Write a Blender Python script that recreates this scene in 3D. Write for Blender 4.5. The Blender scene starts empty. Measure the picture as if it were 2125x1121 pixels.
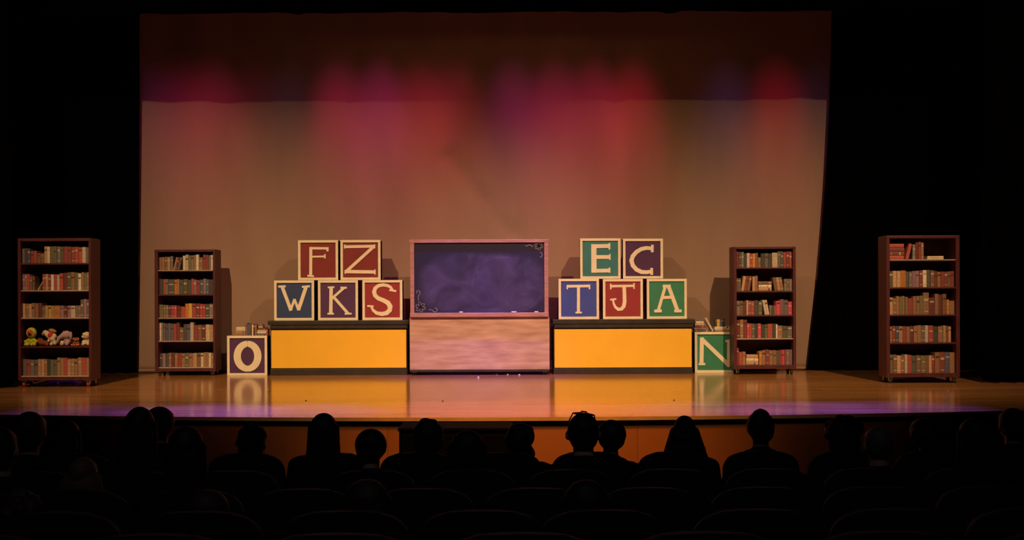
import bpy, bmesh, math, random
from mathutils import Vector, Matrix
R = math.radians
random.seed(7)
SC = bpy.context.scene
COL = SC.collection

# ------------------------------------------------------------------ camera
F = 2200.0; CX = 1062.5; CY = 612.0; CH = 1.19; ROLL = 0.0042
cd = bpy.data.cameras.new('camera'); cam = bpy.data.objects.new('camera', cd); COL.objects.link(cam)
cd.sensor_width = 36; cd.sensor_fit = 'HORIZONTAL'; cd.lens = 36 * F / 2125.0
cd.shift_y = (CY - 560.5) / 2125.0
cam.location = (0, 0, CH)
cam.rotation_euler = (Matrix.Rotation(R(90), 4, 'X') @ Matrix.Rotation(-ROLL, 4, 'Z')).to_euler()
SC.camera = cam

def W(px, py, Y):
    X = px - CX; V = py - CY
    dx = X - ROLL * V; dy = V + ROLL * X
    return dx / F * Y, CH - dy / F * Y

# ------------------------------------------------------------------ world, light, exposure
w = bpy.data.worlds.new('world'); SC.world = w; w.use_nodes = True
w.node_tree.nodes['Background'].inputs[0].default_value = (0.5, 0.42, 0.45, 1)
w.node_tree.nodes['Background'].inputs[1].default_value = 0.0015
vs = SC.view_settings
vs.view_transform = 'Standard'; vs.look = 'None'; vs.gamma = 1; vs.use_curve_mapping = False
vs.exposure = 0.0

def spot(name, loc, aim, col, power, size, blend, rad=0.08):
    l = bpy.data.lights.new(name, 'SPOT'); l.color = col; l.energy = power
    l.spot_size = R(size); l.spot_blend = blend; l.shadow_soft_size = rad
    o = bpy.data.objects.new(name, l); COL.objects.link(o); o.location = loc
    o.rotation_euler = (Vector(aim) - Vector(loc)).to_track_quat('-Z', 'Y').to_euler()
    return o

WARM = (1.0, 0.61, 0.29)
# front-of-house keys, high over the stalls on both sides
for sx in (-1, 1):
    for ax, p in ((5.6, 3500), (1.9, 3550), (-2.2, 3550)):
        hd = math.hypot(5.6 - ax, 11.2)
        spot('key_spot', (sx * 5.6, 5.0, 10.5), (sx * ax, 16.2, 10.5 - hd * math.tan(R(43.5))), WARM, p, 37, 1.0)
    spot('floor_fill', (sx * 3.6, 10.4, 8.4), (sx * 3.0, 12.6, 0.0), WARM, 380, 56, 1.0)  # fill lamp added for the floor that the narrow keys leave dark
spot('centre_spot', (0.6, 5.0, 10.2), (0.0, 15.8, 0.9), (1.0, 0.34, 0.62), 1000, 24, 1.0)
# added fill lamp, stands in for floor bounce on the upper cloth
spot('bounce_fill', (0.0, 9.0, 4.95), (0.0, 16.5, 4.6), (1.0, 0.52, 0.20), 48, 60, 1.0, 0.3)
# cyclorama strip hung right in front of the cloth
CYC = [(325, (0.45, 0.04, 0.45), 12), (378, (1.0, 0.04, 0.26), 20), (450, (1.0, 0.05, 0.26), 26), (520, (0.8, 0.05, 0.30), 9),
       (600, (0.25, 0.14, 0.42), 11),
       (705, (1.0, 0.05, 0.28), 40), (790, (0.95, 0.05, 0.40), 46), (875, (1.0, 0.04, 0.16), 40), (945, (1.0, 0.05, 0.16), 30),
       (1065, (0.8, 0.05, 0.45), 34), (1150, (1.0, 0.04, 0.30), 40), (1235, (1.0, 0.04, 0.22), 46), (1315, (1.0, 0.03, 0.12), 46),
       (1510, (0.2, 0.12, 0.55), 18), (1612, (1.0, 0.02, 0.14), 30), (1700, (0.12, 0.08, 0.35), 14)]
for px, c, p in CYC:
    x = (px - CX) / F * 16.5
    spot('cyc_spot', (x, 15.40, 6.15), (x, 16.5, 3.45), c, p * 6.6, 27, 1.0, 0.28)
# violet downlights over the apron and behind the chalkboard
for x, p in ((-4.4, 250), (-3.2, 800), (-2.2, 600), (-0.8, 150), (0.6, 150), (2.0, 300), (3.0, 600), (4.0, 400)):
    spot('violet_spot', (x, 12.7, 6.6), (x, 10.8, 0), (0.14, 0.07, 1.0), p * 11, 18, 1.0, 0.1)
for x in (-0.9, 0.1):
    spot('violet_spot', (x, 15.0, 6.2), (x, 15.45, 0.0), (0.22, 0.08, 1.0), 2200, 22, 1.0, 0.1)
for x in (-6.3, 6.3):
    spot('violet_spot', (x * 0.86, 15.2, 5.6), (x, 14.0, 0.7), (0.4, 0.12, 1.0), 60, 30, 1.0, 0.1)
# low glow on the stage front
spot('apron_spot', (0.2, 8.4, 5.4), (0.2, 10.3, -0.3), (1.0, 0.36, 0.04), 2600, 46, 1.0, 0.3)

# dim fill lamp added over the stalls to lift the seats from black
spot('stalls_fill', (0.0, -1.5, 9.5), (0.0, 4.2, 0.0), (0.85, 0.85, 1.0), 140, 46, 1.0, 0.5)

# ------------------------------------------------------------------ materials
def mat(name, col, rough=0.6, var=0.0, scale=8.0, metal=0.0, stretch=(1, 1, 1), col2=None, spec=0.5, bump=0.0, sheen=0.0):
    m = bpy.data.materials.new(name); m.use_nodes = True
    nt = m.node_tree; b = nt.nodes['Principled BSDF']
    b.inputs['Roughness'].default_value = rough; b.inputs['Metallic'].default_value = metal
    b.inputs['Specular IOR Level'].default_value = spec
    b.inputs['Base Color'].default_value = (*col, 1)
    tc = nt.nodes.new('ShaderNodeTexCoord'); mp = nt.nodes.new('ShaderNodeMapping')
    mp.inputs['Scale'].default_value = stretch
    nz = nt.nodes.new('ShaderNodeTexNoise'); nz.inputs['Scale'].default_value = scale; nz.inputs['Detail'].default_value = 6
    nt.links.new(tc.outputs['Object'], mp.inputs[0]); nt.links.new(mp.outputs[0], nz.inputs['Vector'])
    rp = nt.nodes.new('ShaderNodeValToRGB')
    c2 = col2 or tuple(max(0, c * (1 - var)) for c in col)
    c1 = col if col2 else tuple(min(1, c * (1 + var)) for c in col)
    rp.color_ramp.elements[0].position = 0.32; rp.color_ramp.elements[1].position = 0.68
    rp.color_ramp.elements[0].color = (*c2, 1); rp.color_ramp.elements[1].color = (*c1, 1)
    nt.links.new(nz.outputs[0], rp.inputs[0]); nt.links.new(rp.outputs[0], b.inputs['Base Color'])
    if bump:
        bp = nt.nodes.new('ShaderNodeBump'); bp.inputs['Strength'].default_value = bump; bp.inputs['Distance'].default_value = 0.01
        nt.links.new(nz.outputs[0], bp.inputs['Height']); nt.links.new(bp.outputs[0], b.inputs['Normal'])
    return m

M = {}
M['black_cloth'] = mat('black_cloth', (0.0012, 0.001, 0.001), 1.0, 0.3, 3, spec=0.0)
M['black_paint'] = mat('black_paint', (0.006, 0.005, 0.005), 0.7, 0.3, 6, spec=0.1)
M['plat_black'] = mat('platform_black', (0.026, 0.021, 0.018), 0.5, 0.3, 6)
M['house_floor'] = mat('house_floor', (0.010, 0.008, 0.008), 0.9, 0.3, 2, spec=0.1)
M['wall_dark'] = mat('wall_dark', (0.006, 0.005, 0.005), 1.0, 0.3, 1, spec=0.0)
M['maroon'] = mat('maroon_stain', (0.085, 0.018, 0.024), 0.45, 0.25, 10, stretch=(3, 3, 0.4))
M['case_back'] = mat('case_back', (0.05, 0.012, 0.010), 0.7, 0.25, 6)
M['liner'] = mat('shelf_liner', (0.42, 0.36, 0.32), 0.7, 0.15, 20)
M['steel'] = mat('steel', (0.55, 0.55, 0.56), 0.3, 0.1, 20, metal=1.0)
M['rubber'] = mat('rubber', (0.02, 0.02, 0.02), 0.6, 0.2, 20)
M['cream'] = mat('cream_paint', (0.80, 0.74, 0.58), 0.6, 0.05, 10)
M['yellow'] = mat('yellow_paint', (0.86, 0.50, 0.035), 0.55, 0.03, 3)
M['red'] = mat('red_paint', (0.20, 0.020, 0.022), 0.6, 0.10, 4)
M['red_bright'] = mat('red_paint_bright', (0.28, 0.026, 0.034), 0.6, 0.08, 4)
M['navy'] = mat('navy_paint', (0.024, 0.052, 0.17), 0.6, 0.10, 4)
M['blue'] = mat('blue_paint', (0.040, 0.070, 0.42), 0.6, 0.08, 4)
M['purple'] = mat('purple_paint', (0.075, 0.026, 0.11), 0.6, 0.10, 4)
M['purple_dark'] = mat('purple_paint_dark', (0.065, 0.018, 0.09), 0.6, 0.10, 4)
M['green'] = mat('green_paint', (0.030, 0.22, 0.13), 0.6, 0.12, 4)
M['teal'] = mat('teal_paint', (0.030, 0.19, 0.21), 0.6, 0.12, 4)
M['pine'] = mat('pine_panel', (0.58, 0.38, 0.33), 0.5, 0, 2.2, stretch=(1.0, 1, 7), col2=(0.38, 0.22, 0.19))
M['pine_frame'] = mat('pine_frame', (0.40, 0.20, 0.17), 0.5, 0.2, 4, stretch=(1, 1, 6))
M['chalk'] = mat('chalk', (0.75, 0.72, 0.75), 0.9, 0.1, 40)
M['chalk_line'] = mat('chalk_line', (0.20, 0.18, 0.24), 0.9, 0.5, 60)
M['pages'] = mat('book_pages', (0.62, 0.52, 0.38), 0.9, 0.1, 60, stretch=(1, 1, 1))
M['band'] = mat('spine_label', (0.45, 0.36, 0.28), 0.7, 0.3, 60)
M['band_dark'] = mat('spine_label_dark', (0.05, 0.03, 0.03), 0.7, 0.3, 60)
M['seat'] = mat('seat_fabric', (0.012, 0.010, 0.014), 0.9, 0.3, 60, spec=0.1)
M['seat_shell'] = mat('seat_shell', (0.030, 0.028, 0.036), 0.6, 0.2, 6, spec=0.2)
M['gilt'] = mat('nosing', (0.45, 0.26, 0.10), 0.35, 0.1, 6)

# stage boards: planks running across the stage under a glossy varnish
def stage_mat():
    m = bpy.data.materials.new('stage_boards'); m.use_nodes = True; nt = m.node_tree; b = nt.nodes['Principled BSDF']
    tc = nt.nodes.new('ShaderNodeTexCoord')
    br = nt.nodes.new('ShaderNodeTexBrick'); br.inputs['Scale'].default_value = 1.0
    br.inputs['Brick Width'].default_value = 1.9; br.inputs['Row Height'].default_value = 0.085
    br.inputs['Mortar Size'].default_value = 0.0015; br.offset = 0.37
    br.inputs['Color1'].default_value = (0.48, 0.235, 0.085, 1); br.inputs['Color2'].default_value = (0.34, 0.155, 0.052, 1)
    br.inputs['Mortar'].default_value = (0.07, 0.025, 0.01, 1)
    nt.links.new(tc.outputs['Object'], br.inputs['Vector'])
    mp = nt.nodes.new('ShaderNodeMapping'); mp.inputs['Scale'].default_value = (0.6, 14, 1)
    nt.links.new(tc.outputs['Object'], mp.inputs[0])
    nz = nt.nodes.new('ShaderNodeTexNoise'); nz.inputs['Scale'].default_value = 2.0; nz.inputs['Detail'].default_value = 8
    nt.links.new(mp.outputs[0], nz.inputs['Vector'])
    mx = nt.nodes.new('ShaderNodeMix'); mx.data_type = 'RGBA'; mx.blend_type = 'MULTIPLY'; mx.inputs['Factor'].default_value = 0.55
    rp = nt.nodes.new('ShaderNodeValToRGB'); rp.color_ramp.elements[0].position = 0.3; rp.color_ramp.elements[1].position = 0.7
    rp.color_ramp.elements[0].color = (0.45, 0.38, 0.33, 1); rp.color_ramp.elements[1].color = (1, 1, 1, 1)
    nt.links.new(nz.outputs[0], rp.inputs[0])
    nt.links.new(br.outputs['Color'], mx.inputs[6]); nt.links.new(rp.outputs[0], mx.inputs[7])
    nt.links.new(mx.outputs[2], b.inputs['Base Color'])
    mr = nt.nodes.new('ShaderNodeMapRange'); mr.inputs['To Min'].default_value = 0.07; mr.inputs['To Max'].default_value = 0.20
    nt.links.new(nz.outputs[0], mr.inputs['Value']); nt.links.new(mr.outputs[0], b.inputs['Roughness'])
    b.inputs['Specular IOR Level'].default_value = 0.5
    return m
M['stage'] = stage_mat()

def fascia_mat():
    m = bpy.data.materials.new('fascia_panels'); m.use_nodes = True; nt = m.node_tree; b = nt.nodes['Principled BSDF']
    tc = nt.nodes.new('ShaderNodeTexCoord'); mp = nt.nodes.new('ShaderNodeMapping'); mp.inputs['Rotation'].default_value = (R(90), 0, 0)
    br = nt.nodes.new('ShaderNodeTexBrick'); br.inputs['Scale'].default_value = 1.0
    br.inputs['Brick Width'].default_value = 1.22; br.inputs['Row Height'].default_value = 4.0; br.offset = 0.0
    br.inputs['Mortar Size'].default_value = 0.006
    br.inputs['Color1'].default_value = (0.30, 0.10, 0.026, 1); br.inputs['Color2'].default_value = (0.24, 0.075, 0.02, 1)
    br.inputs['Mortar'].default_value = (0.18, 0.075, 0.03, 1)
    nt.links.new(tc.outputs['Object'], mp.inputs[0]); nt.links.new(mp.outputs[0], br.inputs['Vector'])
    nt.links.new(br.outputs['Color'], b.inputs['Base Color']); b.inputs['Roughness'].default_value = 0.5
    return m
M['fascia'] = fascia_mat()

def muslin_mat():
    m = mat('muslin', (0.32, 0.215, 0.165), 0.95, 0.07, 0.9, stretch=(2.2, 1, 0.5), spec=0.1)
    return m
M['muslin'] = muslin_mat()

def slate_mat():
    m = bpy.data.materials.new('chalkboard_slate'); m.use_nodes = True; nt = m.node_tree; b = nt.nodes['Principled BSDF']
    tc = nt.nodes.new('ShaderNodeTexCoord')
    L = nt.links.new
    def N(t): return nt.nodes.new(t)
    # wiped chalk: swirling noise inside a large rounded patch
    nz = N('ShaderNodeTexNoise'); nz.inputs['Scale'].default_value = 1.6; nz.inputs['Detail'].default_value = 7; nz.inputs['Distortion'].default_value = 1.6
    mp = N('ShaderNodeMapping'); mp.inputs['Scale'].default_value = (1.2, 1, 1.5)
    L(tc.outputs['Object'], mp.inputs[0]); L(mp.outputs[0], nz.inputs['Vector'])
    rp = N('ShaderNodeValToRGB'); rp.color_ramp.elements[0].position = 0.36; rp.color_ramp.elements[1].position = 0.78
    L(nz.outputs[0], rp.inputs[0])
    sep = N('ShaderNodeSeparateXYZ'); L(tc.outputs['Object'], sep.inputs[0])
    def math_(op, a, bb):
        n = N('ShaderNodeMath'); n.operation = op
        for i, v in enumerate((a, bb)):
            if isinstance(v, (int, float)): n.inputs[i].default_value = v
            else: L(v, n.inputs[i])
        return n.outputs[0]
    def ring(cx, cz, rx, rz, pw):
        ax = math_('POWER', math_('ABSOLUTE', math_('DIVIDE', math_('SUBTRACT', sep.outputs[0], cx), rx), 0), pw)
        az = math_('POWER', math_('ABSOLUTE', math_('DIVIDE', math_('SUBTRACT', sep.outputs[2], cz), rz), 0), pw)
        return math_('ADD', ax, az)
    n2 = N('ShaderNodeTexNoise'); n2.inputs['Scale'].default_value = 5; L(tc.outputs['Object'], n2.inputs['Vector'])
    d = math_('ADD', ring(0.05, 1.36, 0.90, 0.44, 3.0), math_('MULTIPLY', math_('SUBTRACT', n2.outputs[0], 0.5), 0.55))
    mr = N('ShaderNodeMapRange'); mr.inputs['From Min'].default_value = 1.25; mr.inputs['From Max'].default_value = 0.75; L(d, mr.inputs['Value'])
    # brighter edge of the wiped area
    d2 = math_('ADD', ring(0.42, 1.35, 0.52, 0.40, 2.6), math_('MULTIPLY', math_('SUBTRACT', n2.outputs[0], 0.5), 0.35))
    e = N('ShaderNodeMapRange'); e.inputs['From Min'].default_value = 0.10; e.inputs['From Max'].default_value = 0.0
    L(math_('ABSOLUTE', math_('SUBTRACT', d2, 1.0), 0), e.inputs['Value'])
    edge = math_('MULTIPLY', e.outputs[0], math_('MULTIPLY', rp.outputs[0], 1.0))
    a = math_('MULTIPLY', rp.outputs[0], mr.outputs[0])
    a = math_('ADD', math_('MULTIPLY', a, 0.75), math_('MULTIPLY', edge, 0.45))
    a = math_('ADD', a, math_('MULTIPLY', mr.outputs[0], 0.12))
    mx = N('ShaderNodeMix'); mx.data_type = 'RGBA'
    mx.inputs[6].default_value = (0.022, 0.020, 0.058, 1); mx.inputs[7].default_value = (0.085, 0.07, 0.21, 1)
    L(a, mx.inputs[0]); L(mx.outputs[2], b.inputs['Base Color'])
    b.inputs['Roughness'].default_value = 0.7; b.inputs['Specular IOR Level'].default_value = 0.25
    return m
M['slate'] = slate_mat()

BC = {'r': ('dull red', (0.32, 0.065, 0.055)), 'd': ('maroon', (0.17, 0.045, 0.04)), 'b': ('brown', (0.24, 0.13, 0.075)),
      't': ('tan', (0.42, 0.25, 0.15)), 'c': ('cream', (0.62, 0.52, 0.38)), 'o': ('orange', (0.50, 0.19, 0.04)),
      'y': ('yellow', (0.62, 0.40, 0.06)), 'g': ('olive green', (0.13, 0.12, 0.07)), 'k': ('dark grey', (0.075, 0.075, 0.07)),
      'n': ('grey', (0.17, 0.155, 0.15)), 'l': ('blue', (0.085, 0.095, 0.17)), 'p': ('pink', (0.50, 0.06, 0.10)),
      'u': ('mauve', (0.24, 0.13, 0.18)), 'w': ('white', (0.55, 0.50, 0.44))}
for k, (n, c) in BC.items():
    for v in range(3):
        f = (0.78, 1.0, 1.2)[v]
        M['book_%s%d' % (k, v)] = mat('book_cover_' + n.replace(' ', '_'), tuple(min(1, x * f) for x in c), 0.65, 0.15, 25)

# ------------------------------------------------------------------ mesh helpers
class MB:
    def __init__(s): s.bm = bmesh.new()
    def _mi(s, faces, mi, smooth=False):
        for f in faces: f.material_index = mi; f.smooth = smooth
    def box(s, x0, x1, y0, y1, z0, z1, mi=0, bev=0.0):
        n0 = set(s.bm.faces)
        vs = [s.bm.verts.new((x, y, z)) for x in (x0, x1) for y in (y0, y1) for z in (z0, z1)]
        fs = [(0, 1, 3, 2), (4, 6, 7, 5), (0, 4, 5, 1), (2, 3, 7, 6), (0, 2, 6, 4), (1, 5, 7, 3)]
        new = [s.bm.faces.new([vs[i] for i in f]) for f in fs]
        if bev:
            es = list({e for f in new for e in f.edges})
            bmesh.ops.bevel(s.bm, geom=es, offset=bev, segments=2, affect='EDGES', profile=0.6)
            new = [f for f in s.bm.faces if f not in n0]
        s._mi(new, mi); return s
    def ball(s, c, r, mi=0, seg=16, rot=None):
        if isinstance(r, (int, float)): r = (r, r, r)
        mtx = Matrix.Translation(c)
        if rot: mtx = mtx @ rot
        mtx = mtx @ Matrix.Diagonal((*r, 1))
        n0 = set(s.bm.faces)
        bmesh.ops.create_uvsphere(s.bm, u_segments=seg, v_segments=max(6, seg * 2 // 3), radius=1, matrix=mtx)
        s._mi([f for f in s.bm.faces if f not in n0], mi, True); return s
    def cap(s, a, b, r0, r1, mi=0, seg=14, flat=False):
        a = Vector(a); b = Vector(b); d = b - a; L = d.length
        mtx = Matrix.Translation((a + b) / 2) @ d.to_track_quat('Z', 'Y').to_matrix().to_4x4()
        n0 = set(s.bm.faces)
        bmesh.ops.create_cone(s.bm, cap_ends=True, segments=seg, radius1=r0, radius2=r1, depth=L, matrix=mtx)
        s._mi([f for f in s.bm.faces if f not in n0], mi, True)
        if not flat:
            s.ball(a, r0, mi, seg); s.ball(b, r1, mi, seg)
        return s
    def ribbon(s, pts, ws, y0, y1, mi=0):
        # flat stroke in the XZ plane with thickness y0..y1
        n = len(pts); Lf = []; Rt = []
        for i, p in enumerate(pts):
            a = Vector(pts[max(0, i - 1)]); b = Vector(pts[min(n - 1, i + 1)]); d = (b - a).normalized()
            nrm = Vector((-d.y, d.x)); p = Vector(p); wv = ws[i] / 2
            Lf.append(p + nrm * wv); Rt.append(p - nrm * wv)
        def v(p, y): return s.bm.verts.new((p.x, y, p.y))
        l0 = [v(p, y0) for p in Lf]; r0 = [v(p, y0) for p in Rt]; l1 = [v(p, y1) for p in Lf]; r1 = [v(p, y1) for p in Rt]
        new = []
        for i in range(n - 1):
            for q in ((l0[i], l0[i + 1], r0[i + 1], r0[i]), (l1[i], r1[i], r1[i + 1], l1[i + 1]),
                      (l0[i], l1[i], l1[i + 1], l0[i + 1]), (r0[i], r0[i + 1], r1[i + 1], r1[i])):
                new.append(s.bm.faces.new(q))
        for i in (0, n - 1): new.append(s.bm.faces.new((l0[i], r0[i], r1[i], l1[i])))
        s._mi(new, mi); return s
    def prism(s, pts, y0, y1, mi=0, bev=0):
        n0 = set(s.bm.faces)
        a = [s.bm.verts.new((p[0], y0, p[1])) for p in pts]; b = [s.bm.verts.new((p[0], y1, p[1])) for p in pts]
        n = len(pts); fa = s.bm.faces.new(a); fb = s.bm.faces.new(b[::-1]); new = [fa, fb]
        for i in range(n): new.append(s.bm.faces.new((a[i], b[i], b[(i + 1) % n], a[(i + 1) % n])))
        if bev:
            es = list(set(fa.edges) | set(fb.edges))
            bmesh.ops.bevel(s.bm, geom=es, offset=bev, segments=2, affect='EDGES', profile=0.6)
            new = [f for f in s.bm.faces if f not in n0]
        s._mi(new, mi); return s
    def build(s, name, mats, parent=None, loc=None):
        bmesh.ops.recalc_face_normals(s.bm, faces=s.bm.faces[:])
        me = bpy.data.meshes.new(name); s.bm.to_mesh(me); s.bm.free()
        for m in (mats if isinstance(mats, (list, tuple)) else [mats]): me.materials.append(m)
        return link(name, me, parent, loc)
    def fuse(s, name, mats, voxel, parent=None, loc=None, smooth=4):
        # one continuous skin around everything in the bmesh
        o = s.build('tmp', mats); me0 = o.data
        md = o.modifiers.new('r', 'REMESH'); md.mode = 'VOXEL'; md.voxel_size = voxel; md.use_smooth_shade = True
        if smooth:
            sm = o.modifiers.new('s', 'SMOOTH'); sm.factor = 0.5; sm.iterations = smooth
        dg = bpy.context.evaluated_depsgraph_get(); dg.update()
        me = bpy.data.meshes.new_from_object(o.evaluated_get(dg), depsgraph=dg)
        bpy.data.objects.remove(o); bpy.data.meshes.remove(me0); me.name = name
        if not me.materials:
            for m in (mats if isinstance(mats, (list, tuple)) else [mats]): me.materials.append(m)
        return link(name, me, parent, loc)

def link(name, me, parent=None, loc=None):
    o = bpy.data.objects.new(name, me); COL.objects.link(o)
    if parent: o.parent = parent
    if loc: o.location = loc
    return o
def tag(o, label=None, cat=None, group=None, kind=None):
    if label: o['label'] = label
    if cat: o['category'] = cat
    if group: o['group'] = group
    if kind: o['kind'] = kind
    return o
def thing(name, label, cat, loc=(0, 0, 0), rz=0, group=None):
    o = bpy.data.objects.new(name, None); COL.objects.link(o); o.location = loc; o.rotation_euler = (0, 0, rz)
    o.empty_display_size = 0.1
    return tag(o, label, cat, group)

# ------------------------------------------------------------------ the stage and the house
def yfront(x): return 10.29 + 0.0160 * x * x
STH = -1.05
def stage():
    xs = [-9 + i * 0.25 for i in range(73)]
    bm = bmesh.new()
    top = [bm.verts.new((x, yfront(x), 0)) for x in xs]; bot = [bm.verts.new((x, yfront(x), -0.035)) for x in xs]
    tb = [bm.verts.new((x, 18.0, 0)) for x in xs]
    bb = [bm.verts.new((x, yfront(x) + 0.30, -0.035)) for x in xs]
    for i in range(72):
        bm.faces.new((top[i], top[i + 1], tb[i + 1], tb[i])); 
        f = bm.faces.new((bot[i], bot[i + 1], top[i + 1], top[i])); f.material_index = 1
        f = bm.faces.new((bb[i], bb[i + 1], bot[i + 1], bot[i])); f.material_index = 1
    me = bpy.data.meshes.new('stage_floor'); bm.to_mesh(me); bm.free(); me.materials.append(M['stage']); me.materials.append(M['gilt'])
    tag(link('floor', me), kind='structure')
    # fascia, set back under the nosing
    bm = bmesh.new()
    ts = [bm.verts.new((x, yfront(x) + 0.03, -0.035)) for x in xs]; b2 = [bm.verts.new((x, yfront(x) + 0.03, STH - 0.02)) for x in xs]
    for i in range(72): bm.faces.new((b2[i], b2[i + 1], ts[i + 1], ts[i]))
    me = bpy.data.meshes.new('fascia'); bm.to_mesh(me); bm.free(); me.materials.append(M['fascia'])
    o = tag(link('wall_stage_front', me), kind='structure')
    mb = MB(); xs2 = xs
    for i in range(72):
        a = (xs2[i], yfront(xs2[i]) + 0.02, -0.045); b = (xs2[i + 1], yfront(xs2[i + 1]) + 0.02, -0.045)
        mb.cap(a, b, 0.012, 0.012, 0, 8, True)
    tag(mb.build('trim_1', M['black_paint']), kind='structure')
stage()
ROWS = [(6.55, -0.78), (5.65, -0.74), (4.75, -0.674), (3.85, -0.59), (2.95, -0.47)]
ZP = [(-3.0, 0.2), (0.0, -0.08), (2.0, -0.34), (2.95, -0.47), (3.85, -0.59), (4.75, -0.674), (5.65, -0.74), (6.55, -0.78), (7.2, -0.82), (10.4, STH)]
def zf(y):
    for (a, za), (b, zb) in zip(ZP, ZP[1:]):
        if a <= y <= b: return za + (zb - za) * (y - a) / (b - a)
    return STH
def house():
    # the raked floor is stepped: each row stands on its own flat tread
    bm = bmesh.new(); prof = [(-3.0, -0.08), (2.6, -0.30)]
    prof = [(-3.0, -0.30), (2.72, -0.30)]
    edges = [(2.72, ROWS[4][1]), (3.66, ROWS[3][1]), (4.56, ROWS[2][1]), (5.46, ROWS[1][1]), (6.36, ROWS[0][1]), (7.6, STH)]
    for y, z in edges:
        prof.append((y + 0.0, z))
        nxt = [e for e in edges if e[0] > y]
        prof.append((nxt[0][0] if nxt else 10.6, z))
    p2 = [prof[0]]
    for p in prof[1:]:
        if p != p2[-1]: p2.append(p)
    L = [bm.verts.new((-9, y, z)) for y, z in p2]; Rr = [bm.verts.new((9, y, z)) for y, z in p2]
    for i in range(len(p2) - 1): bm.faces.new((L[i], Rr[i], Rr[i + 1], L[i + 1]))
    me = bpy.data.meshes.new('house_floor'); bm.to_mesh(me); bm.free(); me.materials.append(M['house_floor'])
    tag(link('floor_auditorium', me), kind='structure')
    def wall(name, *b): tag(MB().box(*b).build(name, M['wall_dark']), kind='structure')
    wall('wall_left', -9.2, -9.0, -3, 18, -1.2, 12); wall('wall_right', 9.0, 9.2, -3, 18, -1.2, 12)
    wall('wall_back', -9.2, 9.2, 18.0, 18.2, -1.2, 12); wall('wall_rear', -9.2, 9.2, -3.2, -3.0, -1.2, 12)
    wall('ceiling', -9.2, 9.2, -3.2, 18.2, 12, 12.2)
house()

# ------------------------------------------------------------------ cloths
YB = 16.5
def backdrop():
    bm = bmesh.new(); nx, nz = 130, 70
    x0, x1, z0, z1 = -6.3, 5.6, 0.03, 6.6
    ax, az = W(953, 335, YB); bx, bz = W(1065, 478, YB)
    grid = []
    for j in range(nz + 1):
        row = []
        for i in range(nx + 1):
            x = x0 + (x1 - x0) * i / nx; z = z0 + (z1 - z0) * j / nz
            d = 0.005 * math.sin(x * 4.1 + 0.5 * math.sin(z * 1.3)) + 0.0015 * math.sin(x * 9.3 + z * 0.7)
            if x < -3.5: d += 0.016 * math.sin(x * 7.0 + 0.8) * min(1, (-3.5 - x) / 1.0)
            if x > 3.4: d += 0.010 * math.sin(x * 8.0) * min(1, (x - 3.4))
            # the diagonal crease above the chalkboard
            t = ((x - ax) * (bx - ax) + (z - az) * (bz - az)) / ((bx - ax) ** 2 + (bz - az) ** 2)
            if -0.2 < t < 1.1:
                px = ax + t * (bx - ax); pz = az + t * (bz - az)
                sd = (x - px) * (bz - az) - (z - pz) * (bx - ax)
                sd /= math.hypot(bx - ax, bz - az)
                if abs(sd) < 0.28: d += 0.16 * (0.28 - abs(sd)) * (1 if sd > 0 else 0.3)
            row.append(bm.verts.new((x, YB + d, z)))
        grid.append(row)
    for j in range(nz):
        for i in range(nx):
            f = bm.faces.new((grid[j][i], grid[j][i + 1], grid[j + 1][i + 1], grid[j + 1][i])); f.smooth = True
    me = bpy.data.meshes.new('cloth'); bm.to_mesh(me); bm.free(); me.materials.append(M['muslin'])
    t = thing('backdrop_cloth', 'large plain beige backdrop cloth hanging across the back of the stage', 'backdrop', (0, 0, 0))
    c = link('cloth', me, t); sd = c.modifiers.new('s', 'SOLIDIFY'); sd.thickness = 0.004; sd.offset = 1
    mb = MB(); mb.cap((x0, YB, 0.035), (x1, YB, 0.035), 0.03, 0.03, 0, 10, True); mb.build('bottom_hem', M['muslin'], t)
backdrop()

def curtain(name, label, pts_in, x_out, Y, zb=0.02, zt=6.6, waves=0.22, amp=0.07):
    # pts_in: [(z, x)] inner edge from bottom to top
    bm = bmesh.new(); n = 60; m = 30; rows = []
    def xin(z):
        for (za, xa), (zb_, xb) in zip(pts_in, pts_in[1:]):
            if za <= z <= zb_:
                return xa + (xb - xa) * (z - za) / (zb_ - za)
        return pts_in[-1][1] if z > pts_in[-1][0] else pts_in[0][1]
    for j in range(m + 1):
        z = zb + (zt - zb) * j / m; row = []
        for i in range(n + 1):
            f = i / n; x = xin(z) + (x_out - xin(z)) * f
            xx = abs(x_out - pts_in[-1][1]) * f
            row.append(bm.verts.new((x, Y + amp * math.sin(xx * 2 * math.pi / waves + 0.3 * math.sin(z)), z)))
        rows.append(row)
    for j in range(m):
        for i in range(n):
            f = bm.faces.new((rows[j][i], rows[j][i + 1], rows[j + 1][i + 1], rows[j + 1][i])); f.smooth = True
    me = bpy.data.meshes.new(name); bm.to_mesh(me); bm.free(); me.materials.append(M['black_cloth'])
    o = tag(link(name, me), label, 'curtain'); sd = o.modifiers.new('s', 'SOLIDIFY'); sd.thickness = 0.006
    return o
def edge(pts, Y): return sorted([(W(a, b, Y)[1], W(a, b, Y)[0]) for a, b in pts])
YL = 16.38
curtain('leg_curtain', 'black leg curtain covering the left edge of the beige backdrop', edge([(283, 773), (287, 500), (290, 250), (290, 20)], YL), -8.6, YL, amp=0.05)
curtain('leg_curtain', 'black leg curtain sweeping inward over the right edge of the backdrop',
        edge([(1675, 770), (1683, 700), (1695, 600), (1706, 480), (1714, 370), (1721, 230), (1724, 120), (1726, 20)], YL), 8.6, YL, amp=0.05)
YO = 13.88
curtain('leg_curtain', 'black leg curtain at the left frame edge beside the far left bookcase', edge([(28, 801), (20, 400), (16, 0)], YO), -8.9, YO, amp=0.06)
YO2 = 14.0
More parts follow.
